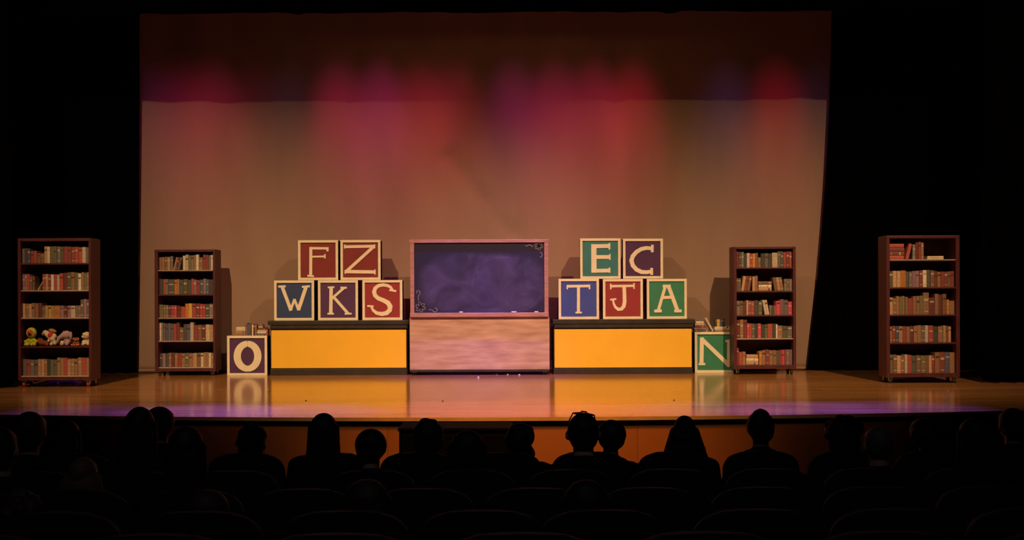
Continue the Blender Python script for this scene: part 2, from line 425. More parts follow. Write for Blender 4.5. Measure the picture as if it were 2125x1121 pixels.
curtain('leg_curtain', 'black leg curtain at the right frame edge beyond the far right bookcase', edge([(2040, 795), (2040, 400), (2045, 0)], YO2), 8.9, YO2, amp=0.06)

def border(label, Y, zb, zt, dips=None):
    bm = bmesh.new(); n = 180; rows = []
    zs = [0, 0.02, 0.5, 1]
    for s in zs:
        row = []
        for i in range(n + 1):
            x = -8.9 + 17.8 * i / n
            b = zb + 0.006 * math.sin(x * 3.1) + 0.004 * math.sin(x * 11)
            if dips:
                for dx, dd, dw in dips: b -= dd * math.exp(-((x - dx) / dw) ** 4)
            row.append(bm.verts.new((x, Y + 0.006 * math.sin(x * 14), b + (zt - b) * s)))
        rows.append(row)
    for j in range(len(zs) - 1):
        for i in range(n):
            f = bm.faces.new((rows[j][i], rows[j][i + 1], rows[j + 1][i + 1], rows[j + 1][i])); f.smooth = True
    me = bpy.data.meshes.new('border_curtain'); bm.to_mesh(me); bm.free(); me.materials.append(M['black_cloth'])
    o = tag(link('border_curtain', me), label, 'curtain'); sd = o.modifiers.new('s', 'SOLIDIFY'); sd.thickness = 0.006
YBD = 14.8
zb_ = W(1062, 25, YBD)[1]
border('black border curtain hanging across the top edge of the picture', YBD, zb_, 8.0,
       [(W(615, 25, YBD)[0], 0.018, 0.06), (W(992, 25, YBD)[0], 0.012, 0.08), (W(1390, 25, YBD)[0], 0.03, 0.09)])

# ------------------------------------------------------------------ letter blocks
def seg(a, b, wd): return ([a, b], [wd, wd])
LET = {
 'F': ((245, 62, 285), [seg((336, 110), (334, 322), 21), seg((310, 315), (357, 319), 14), seg((326, 119), (462, 121), 17), seg((456, 112), (454, 142), 15), seg((340, 180), (440, 178), 13), seg((436, 162), (436, 193), 11)]),
 'Z': ((552, 70, 287), [seg((580, 118), (796, 115), 20), seg((582, 102), (582, 131), 9), seg((797, 102), (797, 131), 9), seg((790, 118), (592, 296), 22), seg((583, 296), (800, 300), 24), seg((799, 281), (799, 319), 9), seg((585, 284), (585, 312), 9)]),
 'W': ((68, 353, 290), [seg((98, 397), (152, 395), 15), seg((124, 392), (190, 572), 24), seg((188, 565), (216, 488), 18), seg((214, 488), (245, 570), 18), seg((243, 568), (301, 396), 26), seg((270, 400), (327, 395), 15)]),
 'K': ((386, 358, 292), [seg((482, 408), (478, 604), 25), seg((457, 410), (505, 408), 13), seg((454, 602), (501, 602), 13), seg((578, 412), (488, 490), 18), seg((550, 412), (596, 413), 15), seg((498, 478), (606, 602), 20), seg((580, 603), (630, 602), 13)]),
 'S': ((705, 365, 290), [([(925, 438), (912, 418), (888, 405), (856, 399), (822, 405), (798, 424), (790, 450), (797, 476), (820, 497), (858, 512), (890, 530), (906, 556), (902, 584), (880, 604), (846, 611), (808, 604), (782, 583), (768, 556)],
                             [14, 18, 22, 24, 26, 28, 30, 30, 30, 31, 34, 36, 34, 32, 30, 25, 20, 12]), seg((900, 436), (950, 446), 15), seg((740, 552), (786, 555), 13)]),
 'E': ((263, 55, 293), [seg((363, 97), (363, 304), 38), seg((350, 112), (476, 110), 28), seg((476, 90), (476, 136), 12), seg((350, 190), (478, 190), 27), seg((479, 168), (479, 212), 10), seg((345, 290), (476, 288), 27), seg((476, 266), (476, 304), 12)]),
 'C': ((570, 52, 293), [([(778, 124), (742, 120), (704, 128), (668, 150), (642, 180), (632, 212), (642, 248), (668, 278), (706, 296), (744, 298), (776, 292)],
                             [26, 28, 29, 30, 31, 32, 32, 31, 30, 28, 25]), seg((786, 97), (784, 152), 20), seg((780, 266), (780, 318), 20)]),
 'T': ((100, 353, 298), [seg((162, 408), (332, 406), 20), seg((165, 400), (165, 430), 11), seg((328, 396), (328, 430), 11), seg((247, 406), (246, 602), 22), seg((224, 602), (271, 602), 13)]),
 'J': ((420, 353, 295), [seg((478, 405), (652, 403), 18), seg((478, 386), (478, 428), 11), seg((650, 383), (650, 427), 11),
                             ([(577, 403), (579, 460), (580, 520), (574, 554), (556, 574), (534, 577), (512, 560), (500, 535), (494, 505)], [26, 26, 27, 28, 27, 24, 20, 16, 13]), seg((474, 505), (519, 500), 13)]),
 'A': ((742, 347, 295), [seg((882, 392), (826, 582), 22), seg((900, 392), (969, 584), 28), seg((860, 400), (919, 400), 20), seg((852, 485), (942, 482), 23), seg((796, 584), (852, 583), 22), seg((944, 584), (999, 584), 22)]),
 'O': ((620, 746, 299), [([(772 + 77 * math.cos(t), 900 + 93 * math.sin(t)) for t in [R(-90 + i * 10) for i in range(37)]], [44 + 10 * abs(math.cos(R(-90 + i * 10))) for i in range(37)])]),
 'N': ((78, 731, 304), [seg((132, 772), (128, 972), 29), seg((107, 970), (156, 970), 17), seg((128, 782), (338, 985), 30), seg((332, 800), (330, 990), 24), seg((307, 800), (359, 796), 17)]),
}
def block(ch, colour, desc, px, base_z, Y, mcol, tilt=0.0, depth=0.26, size=None):
    x0, x1 = px
    xa = W(x0, 600, Y)[0]; xb = W(x1, 600, Y)[0]; S = size or (xb - xa)
    Hh = S
    t = thing('letter_block', desc, 'letter block', ((xa + xb) / 2, Y, base_z), 0, 'painted alphabet blocks')
    t.rotation_euler = (0, R(tilt), 0)
    h = S / 2; f = S * 0.062
    MB().box(-h + 0.008, h - 0.008, 0.014, depth, 0, Hh - 0.006, 0, 0.004).build('box', M['black_paint'], t)
    MB().box(-h + f * 0.6, h - f * 0.6, 0.004, 0.016, f * 0.6, Hh - f * 0.6).build('face_panel', M[mcol], t)['label'] = colour + ' painted face'
    fr = MB()
    for b in ((-h, h, 0, f), (-h, h, Hh - f, Hh)): fr.box(b[0], b[1], -0.012, 0.014, b[2], b[3], 0, 0.003)
    for b in ((-h, -h + f), (h - f, h)): fr.box(b[0], b[1], -0.0115, 0.0135, f - 0.001, Hh - f + 0.001, 0, 0.003)
    fr.build('frame', M['cream'], t)
    (ox, oy, sz), strokes = LET[ch]
    mb = MB(); e = 0
    for pts, ws in strokes:
        q = [((p[0] - ox) / sz * S - h, Hh - (p[1] - oy) / sz * Hh) for p in pts]
        mb.ribbon(q, [v / sz * S for v in ws], -0.004 - e, 0.005); e += 0.0003
    mb.build('letter', M['cream'], t)['label'] = 'cream letter ' + ch
    return Hh

YP = 15.85
# platforms ---------------------------------------------------------------
def platform(side, x0, x1, tx0, tx1, ytop, ymid, ybot, yfl):
    xa = W(x0, 700, YP)[0]; xb = W(x1, 700, YP)[0]; ta = W(tx0, 670, YP)[0]; tb = W(tx1, 670, YP)[0]
    cx = (x0 + x1) / 2
    zt = W(cx, ytop, YP)[1]; z1 = W(cx, ymid, YP)[1]; z2 = W(cx, ybot, YP)[1]
    t = thing('platform', 'black bench platform with yellow front panel standing %s of the chalkboard' % side, 'platform', ((xa + xb) / 2, YP, 0))
    c = (xa + xb) / 2; ha = xa - c; hb = xb - c; D = 0.5
    MB().box(ha, hb, 0.02, D, 0.055, z1, 0, 0.004).build('body', M['plat_black'], t)
    MB().box(ha - 0.004, hb + 0.004, 0.0, D, 0.0, z2 - 0.012, 0, 0.006).build('plinth', M['plat_black'], t)
    MB().box(ha + 0.012, hb - 0.012, 0.004, 0.024, z2, z1 - 0.03, 0, 0.003).build('front_panel', M['yellow'], t)['label'] = 'flat yellow front panel'
    lt = (zt - z1 + 0.02) / 2
    MB().box(ta - c + 0.03, tb - c - 0.02, -0.012, D, zt - 2 * lt + 0.012, zt - lt - 0.004, 0, 0.006).build('lower_top_board', M['plat_black'], t)
    MB().box(ta - c, tb - c, -0.025, D + 0.01, zt - lt, zt, 0, 0.008).build('top_board', M['plat_black'], t)
    return zt
zl = platform('left', 561, 845, 556, 849, 665, 681, 764, 776)
zr = platform('right', 1149, 1437, 1146, 1442, 662.5, 679, 763, 774)
YK = 15.9
for ch, col, mc, px, tl in (('W', 'navy blue', 'navy', (569, 652), 0.3), ('K', 'purple', 'purple', (660, 743), 0), ('S', 'red', 'red_bright', (752, 835), -0.3)):
    h1 = block(ch, col, '%s alphabet block with cream letter %s in the lower row left of chalkboard' % (col, ch), px, zl, YK, mc, 0)
for ch, col, mc, px, tl in (('F', 'dark red', 'red', (619, 702), 0), ('Z', 'dark red', 'red', (707, 790), 0)):
    block(ch, col, '%s alphabet block with cream letter %s on top of the left stack' % (col, ch), px, zl + h1 + 0.003, YK, mc, tl)
for ch, col, mc, px, tl in (('T', 'blue', 'blue', (1159, 1243), 0), ('J', 'red', 'red_bright', (1251, 1334), 0), ('A', 'green', 'green', (1342, 1425), 0)):
    h1 = block(ch, col, '%s alphabet block with cream letter %s in the lower row right of chalkboard' % (col, ch), px, zr, YK, mc, tl)
for ch, col, mc, px, tl in (('E', 'teal green', 'teal', (1204, 1288), 0), ('C', 'dark purple', 'purple_dark', (1293, 1376), 0)):
    block(ch, col, '%s alphabet block with cream letter %s on top of the right stack' % (col, ch), px, zr + h1 + 0.005, YK, mc, tl)
YO_ = 15.82; YN = 16.0
hO = block('O', 'purple', 'purple alphabet block with cream letter O on the floor, books on it', (471, 554), 0, YO_, 'purple')
hN = block('N', 'green', 'green alphabet block with cream letter N on the floor, partly behind a bookcase', (1441, 1526), 0, YN, 'green')

# ------------------------------------------------------------------ chalkboard
def chalkboard():
    Y = 15.75
    def z(py): return W(996, py, Y)[1]
    xa = W(850, 640, Y)[0]; xb = W(1140, 640, Y)[0]; c = (xa + xb) / 2; h = (xb - xa) / 2
    t = thing('chalkboard', 'tall rolling chalkboard with wooden frame and wood panel base, centre stage', 'chalkboard', (c, Y, 0))
    zt, zb0, zb1 = z(497), z(504), z(649); zr0 = z(658); zp = z(767); zbase = z(772)
    fl = 10 / F * Y
    MB().box(-h + 0.012, -h + fl, -0.02, 0.05, zr0, zt - 0.04, 0, 0.004).build('side_rail', M['pine_frame'], t)
    MB().box(h - 0.012 - fl * 0.85, h - 0.012, -0.02, 0.05, zr0, zt - 0.04, 0, 0.004).build('side_rail', M['pine_frame'], t)
    MB().box(-h, h, -0.024, 0.056, zb0, zt, 0, 0.006).build('top_rail', M['pine_frame'], t)
    MB().box(-h + 0.01, h - 0.01, -0.05, 0.056, zr0, zb1 - 0.0, 0, 0.006).build('chalk_ledge', M['pine_frame'], t)
    MB().box(-h + 0.05, h - 0.05, 0.0, 0.03, zb1 - 0.02, zb0 + 0.02).build('board', M['slate'], t)
    MB().box(-h, h, -0.005, 0.015, zp, zr0 - 0.004, 0, 0.003).build('lower_panel', M['pine'], t)
    MB().box(-h + 0.01, h - 0.01, 0.016, 0.45, zbase, zr0 - 0.03, 0, 0.004).build('cabinet_body', M['plat_black'], t)
    MB().box(-h, h, -0.02, 0.46, zbase, zp, 0, 0.004).build('base_rail', M['plat_black'], t)
    for sx in (-1, 1):
        for y in (0.05, 0.38): caster(t, sx * (h - 0.07), y, zbase)
    # chalk flourishes in two corners
    zz = (zb0 + zb1) / 2
    def P(px, py): return (W(px, py, Y)[0] - c, W(px, py, Y)[1])
    def curl(name, pts, wd=0.012):
        MB().ribbon([P(*p) for p in pts], [wd] * len(pts), -0.003, 0.001).build(name, M['chalk_line'], b)
    b = [o for o in t.children if o.name.startswith('board')][0]
    def L4(x, y): return (830 + x / 3.503, 480 + y / 3.503)
    def flower(cx, cy, r, n=6):
        for k in range(n):
            a = k * 2 * math.pi / n + 0.3
            pts = []
            for i in range(11):
                u = i / 10; rr = math.sin(u * math.pi) ; 
                px = cx + r * (math.cos(a) * (1 - abs(2 * u - 1) ** 1.6)) + r * 0.28 * math.sin(2 * math.pi * u) * -math.sin(a)
                py = cy + r * (math.sin(a) * (1 - abs(2 * u - 1) ** 1.6)) + r * 0.28 * math.sin(2 * math.pi * u) * math.cos(a)
                pts.append(L4(px, py))
            curl('chalk_petal', pts, 0.009)
    flower(150, 552, 36); flower(1008, 106, 30)
    curl('chalk_curl', [L4(*p) for p in ((124, 452), (120, 438), (132, 430), (145, 440), (144, 456), (134, 470), (132, 490), (138, 508))])
    curl('chalk_curl', [L4(*p) for p in ((210, 572), (228, 570), (240, 580), (252, 588), (266, 584), (272, 570), (262, 558), (250, 562))])
    curl('chalk_curl', [L4(*p) for p in ((910, 104), (920, 110), (930, 102), (944, 98), (956, 108), (970, 110))])
    curl('chalk_curl', [L4(*p) for p in ((1018, 150), (1030, 158), (1034, 174), (1026, 190), (1016, 184))])
    # chalk sticks on the ledge
    for k, px in enumerate((957, 1065, 1068, 1113)):
        x, _ = W(px, 650, Y); o = MB().cap((-0.028, 0, 0), (0.028, 0, 0), 0.0085, 0.0085, 0, 10, True).build('chalk_stick', M['chalk'], None, (x, Y - 0.03 - (0.0 if k != 2 else -0.016), zb1 + 0.0085))
        tag(o, ('white chalk stick on the ledge left of its middle', 'white chalk stick on ledge right of middle, nearer the front of a pair',
                'white chalk stick on ledge right of middle, rear of a pair', 'white chalk stick at the right end of the chalkboard ledge')[k], 'chalk', 'chalk sticks on the ledge')
    for k, (px, py) in enumerate(((1030, 778), (1053, 778), (1077, 779), (992, 784))):
        Yf = CH * F / (py - CY + ROLL * (px - CX)); x = (px - CX) / F * Yf
        o = MB().ball((0, 0, 0.008), (0.016, 0.010, 0.008), 0, 8).build('chalk_scrap', M['chalk'], None, (x, Yf, 0))
        tag(o, 'small white chalk scrap on the floor before the chalkboard, %s' % ('second from left', 'third from left', 'rightmost', 'leftmost and foremost')[k], 'chalk', 'chalk scraps on the stage floor')
def caster(t, x, y, ztop, red=False):
    r = ztop * 0.36
    mb = MB(); mb.box(x - 0.03, x + 0.03, y - 0.03, y + 0.03, ztop - 0.008, ztop)
    mb.box(x - 0.019, x - 0.015, y - 0.02, y + 0.02, r, ztop - 0.006); mb.box(x + 0.015, x + 0.019, y - 0.02, y + 0.02, r, ztop - 0.006)
    mb.cap((x - 0.022, y, r), (x + 0.022, y, r), 0.007, 0.007, 0, 8, True)
    c = mb.build('caster', M['steel'], t)
    m2 = MB(); m2.cap((x - 0.013, y, r), (x + 0.013, y, r), r, r, 0, 20, True); m2.build('wheel', M['caster_red'] if red else M['rubber'], c)
M['caster_red'] = mat('caster_red', (0.35, 0.02, 0.02), 0.4, 0.1, 20)
chalkboard()

# ------------------------------------------------------------------ books
ORD = ['', 'first', 'second', 'third', 'fourth', 'fifth', 'sixth', 'seventh', 'eighth', 'ninth', 'tenth', 'eleventh', 'twelfth', 'thirteenth',
       'fourteenth', 'fifteenth', 'sixteenth', 'seventeenth', 'eighteenth', 'nineteenth', 'twentieth', 'twenty-first', 'twenty-second', 'twenty-third', 'twenty-fourth', 'twenty-fifth', 'twenty-sixth']
def book_mesh(wd, ht, dp, code):
    # standing book, spine towards -Y: rounded spine, two boards, page block, label bands
    mb = MB(); b = min(0.004, wd * 0.12); h = wd / 2
    n = 5; pts = []
    outl = [(-h, dp), (-h, 0.006)] + [(-h * math.cos(a), 0.006 - 0.006 * math.sin(a)) for a in [math.pi * (i + 1) / (n + 1) for i in range(n)]] + [(h, 0.006), (h, dp), (h - b, dp), (h - b, 0.009), (-h + b, 0.009), (-h + b, dp)]
    bot = [mb.bm.verts.new((x, y, 0)) for x, y in outl]; top = [mb.bm.verts.new((x, y, ht)) for x, y in outl]
    N = len(outl)
    for i in range(N): mb.bm.faces.new((bot[i], bot[(i + 1) % N], top[(i + 1) % N], top[i]))
    mb.bm.faces.new(bot); mb.bm.faces.new(top[::-1])
    mb.box(-h + b * 0.9, h - b * 0.9, 0.008, dp - 0.004, 0.003, ht - 0.004, 1)
    r = random.random()
    if wd > 0.022 and r < 0.65:
        k = 2 if r < 0.42 else 3
        z0 = ht * random.uniform(0.62, 0.78); mb.box(-h * 0.72, h * 0.72, -0.0012, 0.004, z0, z0 + ht * random.uniform(0.05, 0.12), k)
        if r < 0.3: mb.box(-h * 0.72, h * 0.72, -0.0012, 0.004, ht * 0.12, ht * 0.16, k)
    return mb, [M['book_%s%d' % (code, random.randrange(3))], M['pages'], M['band'], M['band_dark']]

def place_book(loc, wd, ht, dp, code, label, group, lean=0.0, flat=False, rz=0.0):
    mb, ms = book_mesh(wd, ht, dp, code)
    if flat:   # lying on its side, spine to the front
        bmesh.ops.transform(mb.bm, matrix=Matrix.Translation((0, 0, wd / 2)) @ Matrix.Rotation(R(90), 4, 'Y') @ Matrix.Translation((0, 0, -ht / 2)), verts=mb.bm.verts[:])
    o = mb.build('book', ms, None, loc)
    if not flat and abs(lean) > 0.5:
        a = R(lean); 
        o.rotation_euler = (0, a, 0)
        o.location.z += abs(math.sin(a)) * wd / 2 + 0.0005
    else: o.rotation_euler = (0, 0, rz)
    return tag(o, label, 'book', group)

CASES = {}
def bookcase(key, where, x0, x1, ox0, ox1, top, bot, shelves, Y, liners, red=False, D=0.32):
    pc = (x0 + x1) / 2
    xa = W(x0, 650, Y)[0]; xb = W(x1, 650, Y)[0]; c = (xa + xb) / 2; h = (xb - xa) / 2
    za = W(ox0, 650, Y)[0] - c; zb = W(ox1, 650, Y)[0] - c
    def z(py): return W(pc, py, Y)[1]
    zt, z0 = z(top), z(bot)
    t = thing('bookcase', '%s maroon wooden bookcase on casters, five shelves' % where, 'bookcase', (c, Y, 0), 0, 'rolling bookcases')
    MB().box(-h, za, 0, D, z0, zt, 0, 0.004).build('side_panel', M['maroon'], t)
    MB().box(zb, h, 0, D, z0, zt, 0, 0.004).build('side_panel', M['maroon'], t)
    MB().box(-h + 0.001, h - 0.001, -0.004, D, zt - 0.035, zt + 0.002, 0, 0.004).build('top_panel', M['maroon'], t)
    MB().box(-h + 0.002, h - 0.002, D - 0.012, D - 0.001, z0 + 0.01, zt - 0.01).build('back_panel', M['case_back'], t)
    MB().box(za + 0.001, zb - 0.001, 0.002, 0.022, z0 + 0.001, z(shelves[-1]) - 0.022, 0, 0.002).build('toe_board', M['maroon'], t)
    zs = []
    for i, py in enumerate(shelves):
        zz = z(py); zs.append(zz)
        s = MB().box(za + 0.001, zb - 0.001, 0.006, D - 0.013, zz - 0.02, zz, 0, 0.002).build('shelf', M['maroon'], t)
        if i + 1 in liners:
            MB().box(za + 0.003, zb - 0.003, 0.0015, 0.25, zz - 0.009, zz + 0.003, 0, 0.001).build('shelf_liner', M['liner'], s)['label'] = 'pale paper shelf liner'
    for x in (-h + 0.06, h - 0.06):
        for y in (0.05, D - 0.06): caster(t, x, y, z0, red and y < 0.1)
    CASES[key] = (c, Y, za, zb, zs, liners, where, F / Y)
SHN = ['top', 'second', 'middle', 'fourth', 'bottom']
def fill(key, si, segs):
    c, Y, za, zb, zs, liners, where, s = CASES[key]
    z = zs[si] + (0.0035 if si + 1 in liners else 0.0005)
    tot = sum(g[0] for g in segs); Wd = zb - za - 0.008; x = c + za + 0.004; k = 0
    wn = where.replace(' ', ' ')
    grp = 'books on the %s shelf of the %s bookcase' % (SHN[si], wn)
    for g in segs:
        gw = g[0] / tot * Wd; kind = g[1] if isinstance(g[1], str) else 'up'
        if kind == 'gap': x += gw; continue
        if kind == 'flat':
            hpx, cols = g[2], g[3]; n = len(cols); th = hpx / s / n; zc = z
            for j, cc in enumerate(cols):
                lab = '%s flat book, %s from bottom of pile, %s shelf, %s bookcase' % (BC[cc][0], ORD[j + 1], SHN[si], wn)
                if n == 2 and cc == 'c': lab = 'cream flat book, %s of small pale pile, top shelf, %s bookcase' % (('bottom', 'top')[j], wn)
                L = gw - 0.01 - random.uniform(0, 0.02)
                place_book((x + gw / 2, Y + 0.045 + random.uniform(0, 0.01), zc), th - 0.0008, L, 0.17, cc, lab, grp, flat=True); zc += th
            x += gw; continue
        if kind == 'lean': _, _, n, hpx, cols, ang = g
        else: n, hpx, cols = g[1:4]; ang = 0
        H = hpx / s; n = len(cols)
        if ang:
            a = R(ang); step_w = gw - abs(math.sin(a)) * H * 1.0
            th = max(0.012, step_w / n * math.cos(a) * 0.97)
        else: th = gw / n
        for j, cc in enumerate(cols):
            k += 1
            ht = H * random.uniform(0.955, 1.02); lab = '%s book, %s from left on %s shelf of %s bookcase' % (BC[cc][0], ORD[k], SHN[si], wn)
            yy = Y + 0.035 + random.uniform(0, 0.012)
            if ang:
                stp = th / math.cos(R(ang)) * 1.01
                if ang > 0: bx = x + stp * j + th / 2 * math.cos(a)          # top leans right
                else: bx = x + abs(math.sin(a)) * H + stp * j + th / 2 * math.cos(a)
                place_book((bx, yy, z), th * 0.97, H, 0.16, cc, 'leaning ' + lab, grp, lean=ang)
            else:
                ww = th - 0.0012
                place_book((x + th * j + th / 2, yy, z), ww, ht, 0.16, cc, lab, grp)
        x += gw

bookcase('OL', 'far left', 37, 189, 43, 184, 495, 790, [546, 603, 660, 719, 781], 13.95, (2, 3, 5), True)
bookcase('IL', 'inner left', 321, 447, 328, 442, 518, 771, [561, 611, 660, 708, 763], 15.85, (1, 3, 4, 5))
bookcase('IR', 'inner right', 1523, 1652, 1529, 1646, 512, 766, [555, 604, 654, 703, 758], 15.62, (4,))
bookcase('OR', 'far right', 1840, 1992, 1847, 1984, 489, 783, [539, 596, 653, 711, 775], 14.0, (1,))

fill('OL', 0, [(55, 3, 31, 'nkl'), (45, 2, 25, 'rr'), (50, 2, 21, 'bb'), (40, 2, 35, 'tc'), (95, 4, 35, 'ggng'), (125, 5, 34, 'rdrrr'), (50, 2, 34, 'cn')])
fill('OL', 1, [(50, 3, 34, 'ubr'), (30, 2, 30, 'ub'), (22, 'gap'), (32, 'lean', 1, 32, 'w', 30), (95, 5, 34, 'rtdwr'), (18, 1, 33, 'w'), (50, 2, 36, 'rd'), (75, 3, 37, 'gbg'), (20, 1, 36, 'w'), (55, 3, 37, 'bgb')])
fill('OL', 2, [(80, 4, 30, 'tbtb'), (50, 2, 30, 'bd'), (80, 4, 25, 'gtyt'), (40, 1, 25, 'o'), (70, 3, 25, 'udu'), (30, 1, 25, 'c'), (35, 2, 25, 'nb'), (60, 3, 38, 'nun')])
fill('OL', 4, [(50, 2, 35, 'nr'), (50, 2, 34, 'nn'), (40, 2, 34, 'tt'), (85, 4, 34, 'bkgn'), (65, 3, 38, 'ttr'), (70, 3, 35, 'ttb'), (80, 3, 38, 'trt')])
fill('IL', 0, [(80, 4, 28, 'bbbt'), (20, 1, 30, 'n'), (70, 'lean', 3, 27, 'tdn', 14), (20, 1, 30, 'c'), (40, 2, 32, 'wg'), (35, 2, 31, 'nb'), (20, 1, 32, 'w'), (30, 1, 27, 'b'), (40, 2, 32, 'rd'), (35, 2, 32, 'nw')])
fill('IL', 1, [(30, 1, 32, 'k'), (35, 2, 32, 'rn'), (50, 1, 32, 'k'), (35, 2, 32, 'ot'), (90, 3, 31, 'kgk'), (15, 1, 32, 'r'), (75, 3, 31, 'url'), (40, 2, 32, 'nl'), (35, 1, 32, 'k')])
fill('IL', 2, [(30, 1, 28, 'g'), (35, 2, 26, 'bn'), (40, 2, 26, 'dr'), (20, 1, 26, 'p'), (60, 2, 24, 'dr'), (50, 2, 30, 'oy'), (55, 2, 30, 'rd'), (40, 2, 29, 'pr'), (60, 2, 28, 'kn')])
fill('IL', 3, [(45, 3, 37, 'wnu'), (60, 3, 37, 'lnl'), (45, 2, 37, 'rd'), (30, 1, 28, 'b'), (50, 2, 36, 'kl'), (25, 1, 39, 'w'), (90, 3, 34, 'rbd'), (60, 2, 34, 'ct')])
fill('IL', 4, [(60, 3, 29, 'kuk'), (60, 3, 29, 'bdb'), (50, 2, 29, 'rb'), (50, 2, 29, 'gb'), (55, 2, 30, 'tb'), (50, 3, 30, 'ctb'), (35, 2, 30, 'ct')])
fill('IR', 0, [(20, 1, 36, 'd'), (35, 2, 32, 'kn'), (40, 2, 30, 'kw'), (60, 3, 30, 'rob'), (20, 1, 22, 'b'), (80, 3, 30, 'knk'), (40, 1, 32, 'c'), (40, 2, 34, 'nk'), (60, 3, 33, 'rdr')])
fill('IR', 1, [(35, 2, 27, 'bn'), (85, 'lean', 3, 31, 'tdb', 9), (40, 2, 31, 'tb'), (110, 'flat', 20, 'tcb'), (85, 'lean', 3, 28, 'btb', -9), (60, 3, 25, 'nbn')])
fill('IR', 2, [(75, 3, 30, 'nbd'), (15, 1, 30, 'w'), (45, 2, 30, 'rr'), (60, 2, 30, 'kg'), (55, 'lean', 2, 31, 'wc', -10), (50, 3, 20, 'nkb'), (30, 1, 29, 'p'), (60, 2, 32, 'un'), (30, 1, 28, 'p')])
fill('IR', 3, [(80, 3, 40, 'dbd'), (35, 2, 31, 'pr'), (45, 2, 31, 'nk'), (25, 1, 31, 'p'), (50, 2, 29, 'kg'), (35, 1, 30, 'r'), (25, 1, 30, 'k'), (14, 1, 30, 'w'), (110, 3, 26, 'bgn')])
fill('IR', 4, [(20, 1, 35, 'r'), (30, 1, 27, 'r'), (25, 1, 27, 't'), (110, 'flat', 21, 'tct'), (25, 1, 28, 'o'), (120, 4, 31, 'bdbb'), (30, 1, 30, 'k'), (50, 3, 31, 'rpr'), (50, 2, 32, 'nu')])
fill('OR', 0, [(110, 'flat', 33, 'rddr'), (50, 'lean', 1, 33, 'r', 14), (20, 1, 33, 'n'), (55, 3, 36, 'drb'), (20, 'gap'), (120, 'flat', 7, 'cc'), (65, 'gap')])
fill('OR', 1, [(75, 3, 34, 'gtt'), (35, 1, 34, 'o'), (40, 2, 33, 'kn'), (70, 3, 34, 'uud'), (25, 1, 35, 'c'), (50, 2, 36, 'kb'), (130, 6, 33, 'dbrdbr')])
fill('OR', 2, [(50, 2, 35, 'tb'), (80, 4, 38, 'bgbg'), (35, 1, 35, 'r'), (70, 3, 39, 'bbg'), (40, 1, 47, 'b'), (40, 1, 36, 'd'), (80, 3, 43, 'bdb'), (20, 1, 31, 'o'), (35, 1, 29, 'b')])
fill('OR', 3, [(60, 3, 34, 'bdl'), (90, 4, 34, 'trbd'), (70, 3, 35, 'bbn'), (20, 1, 36, 'w'), (30, 1, 36, 'r'), (60, 2, 33, 'kb'), (50, 3, 34, 'tbt'), (20, 'gap')])
fill('OR', 4, [(100, 4, 38, 'gbtb'), (18, 1, 40, 'w'), (30, 1, 38, 'r'), (90, 3, 36, 'kbg'), (60, 3, 36, 'btr'), (130, 4, 43, 'bdlb')])

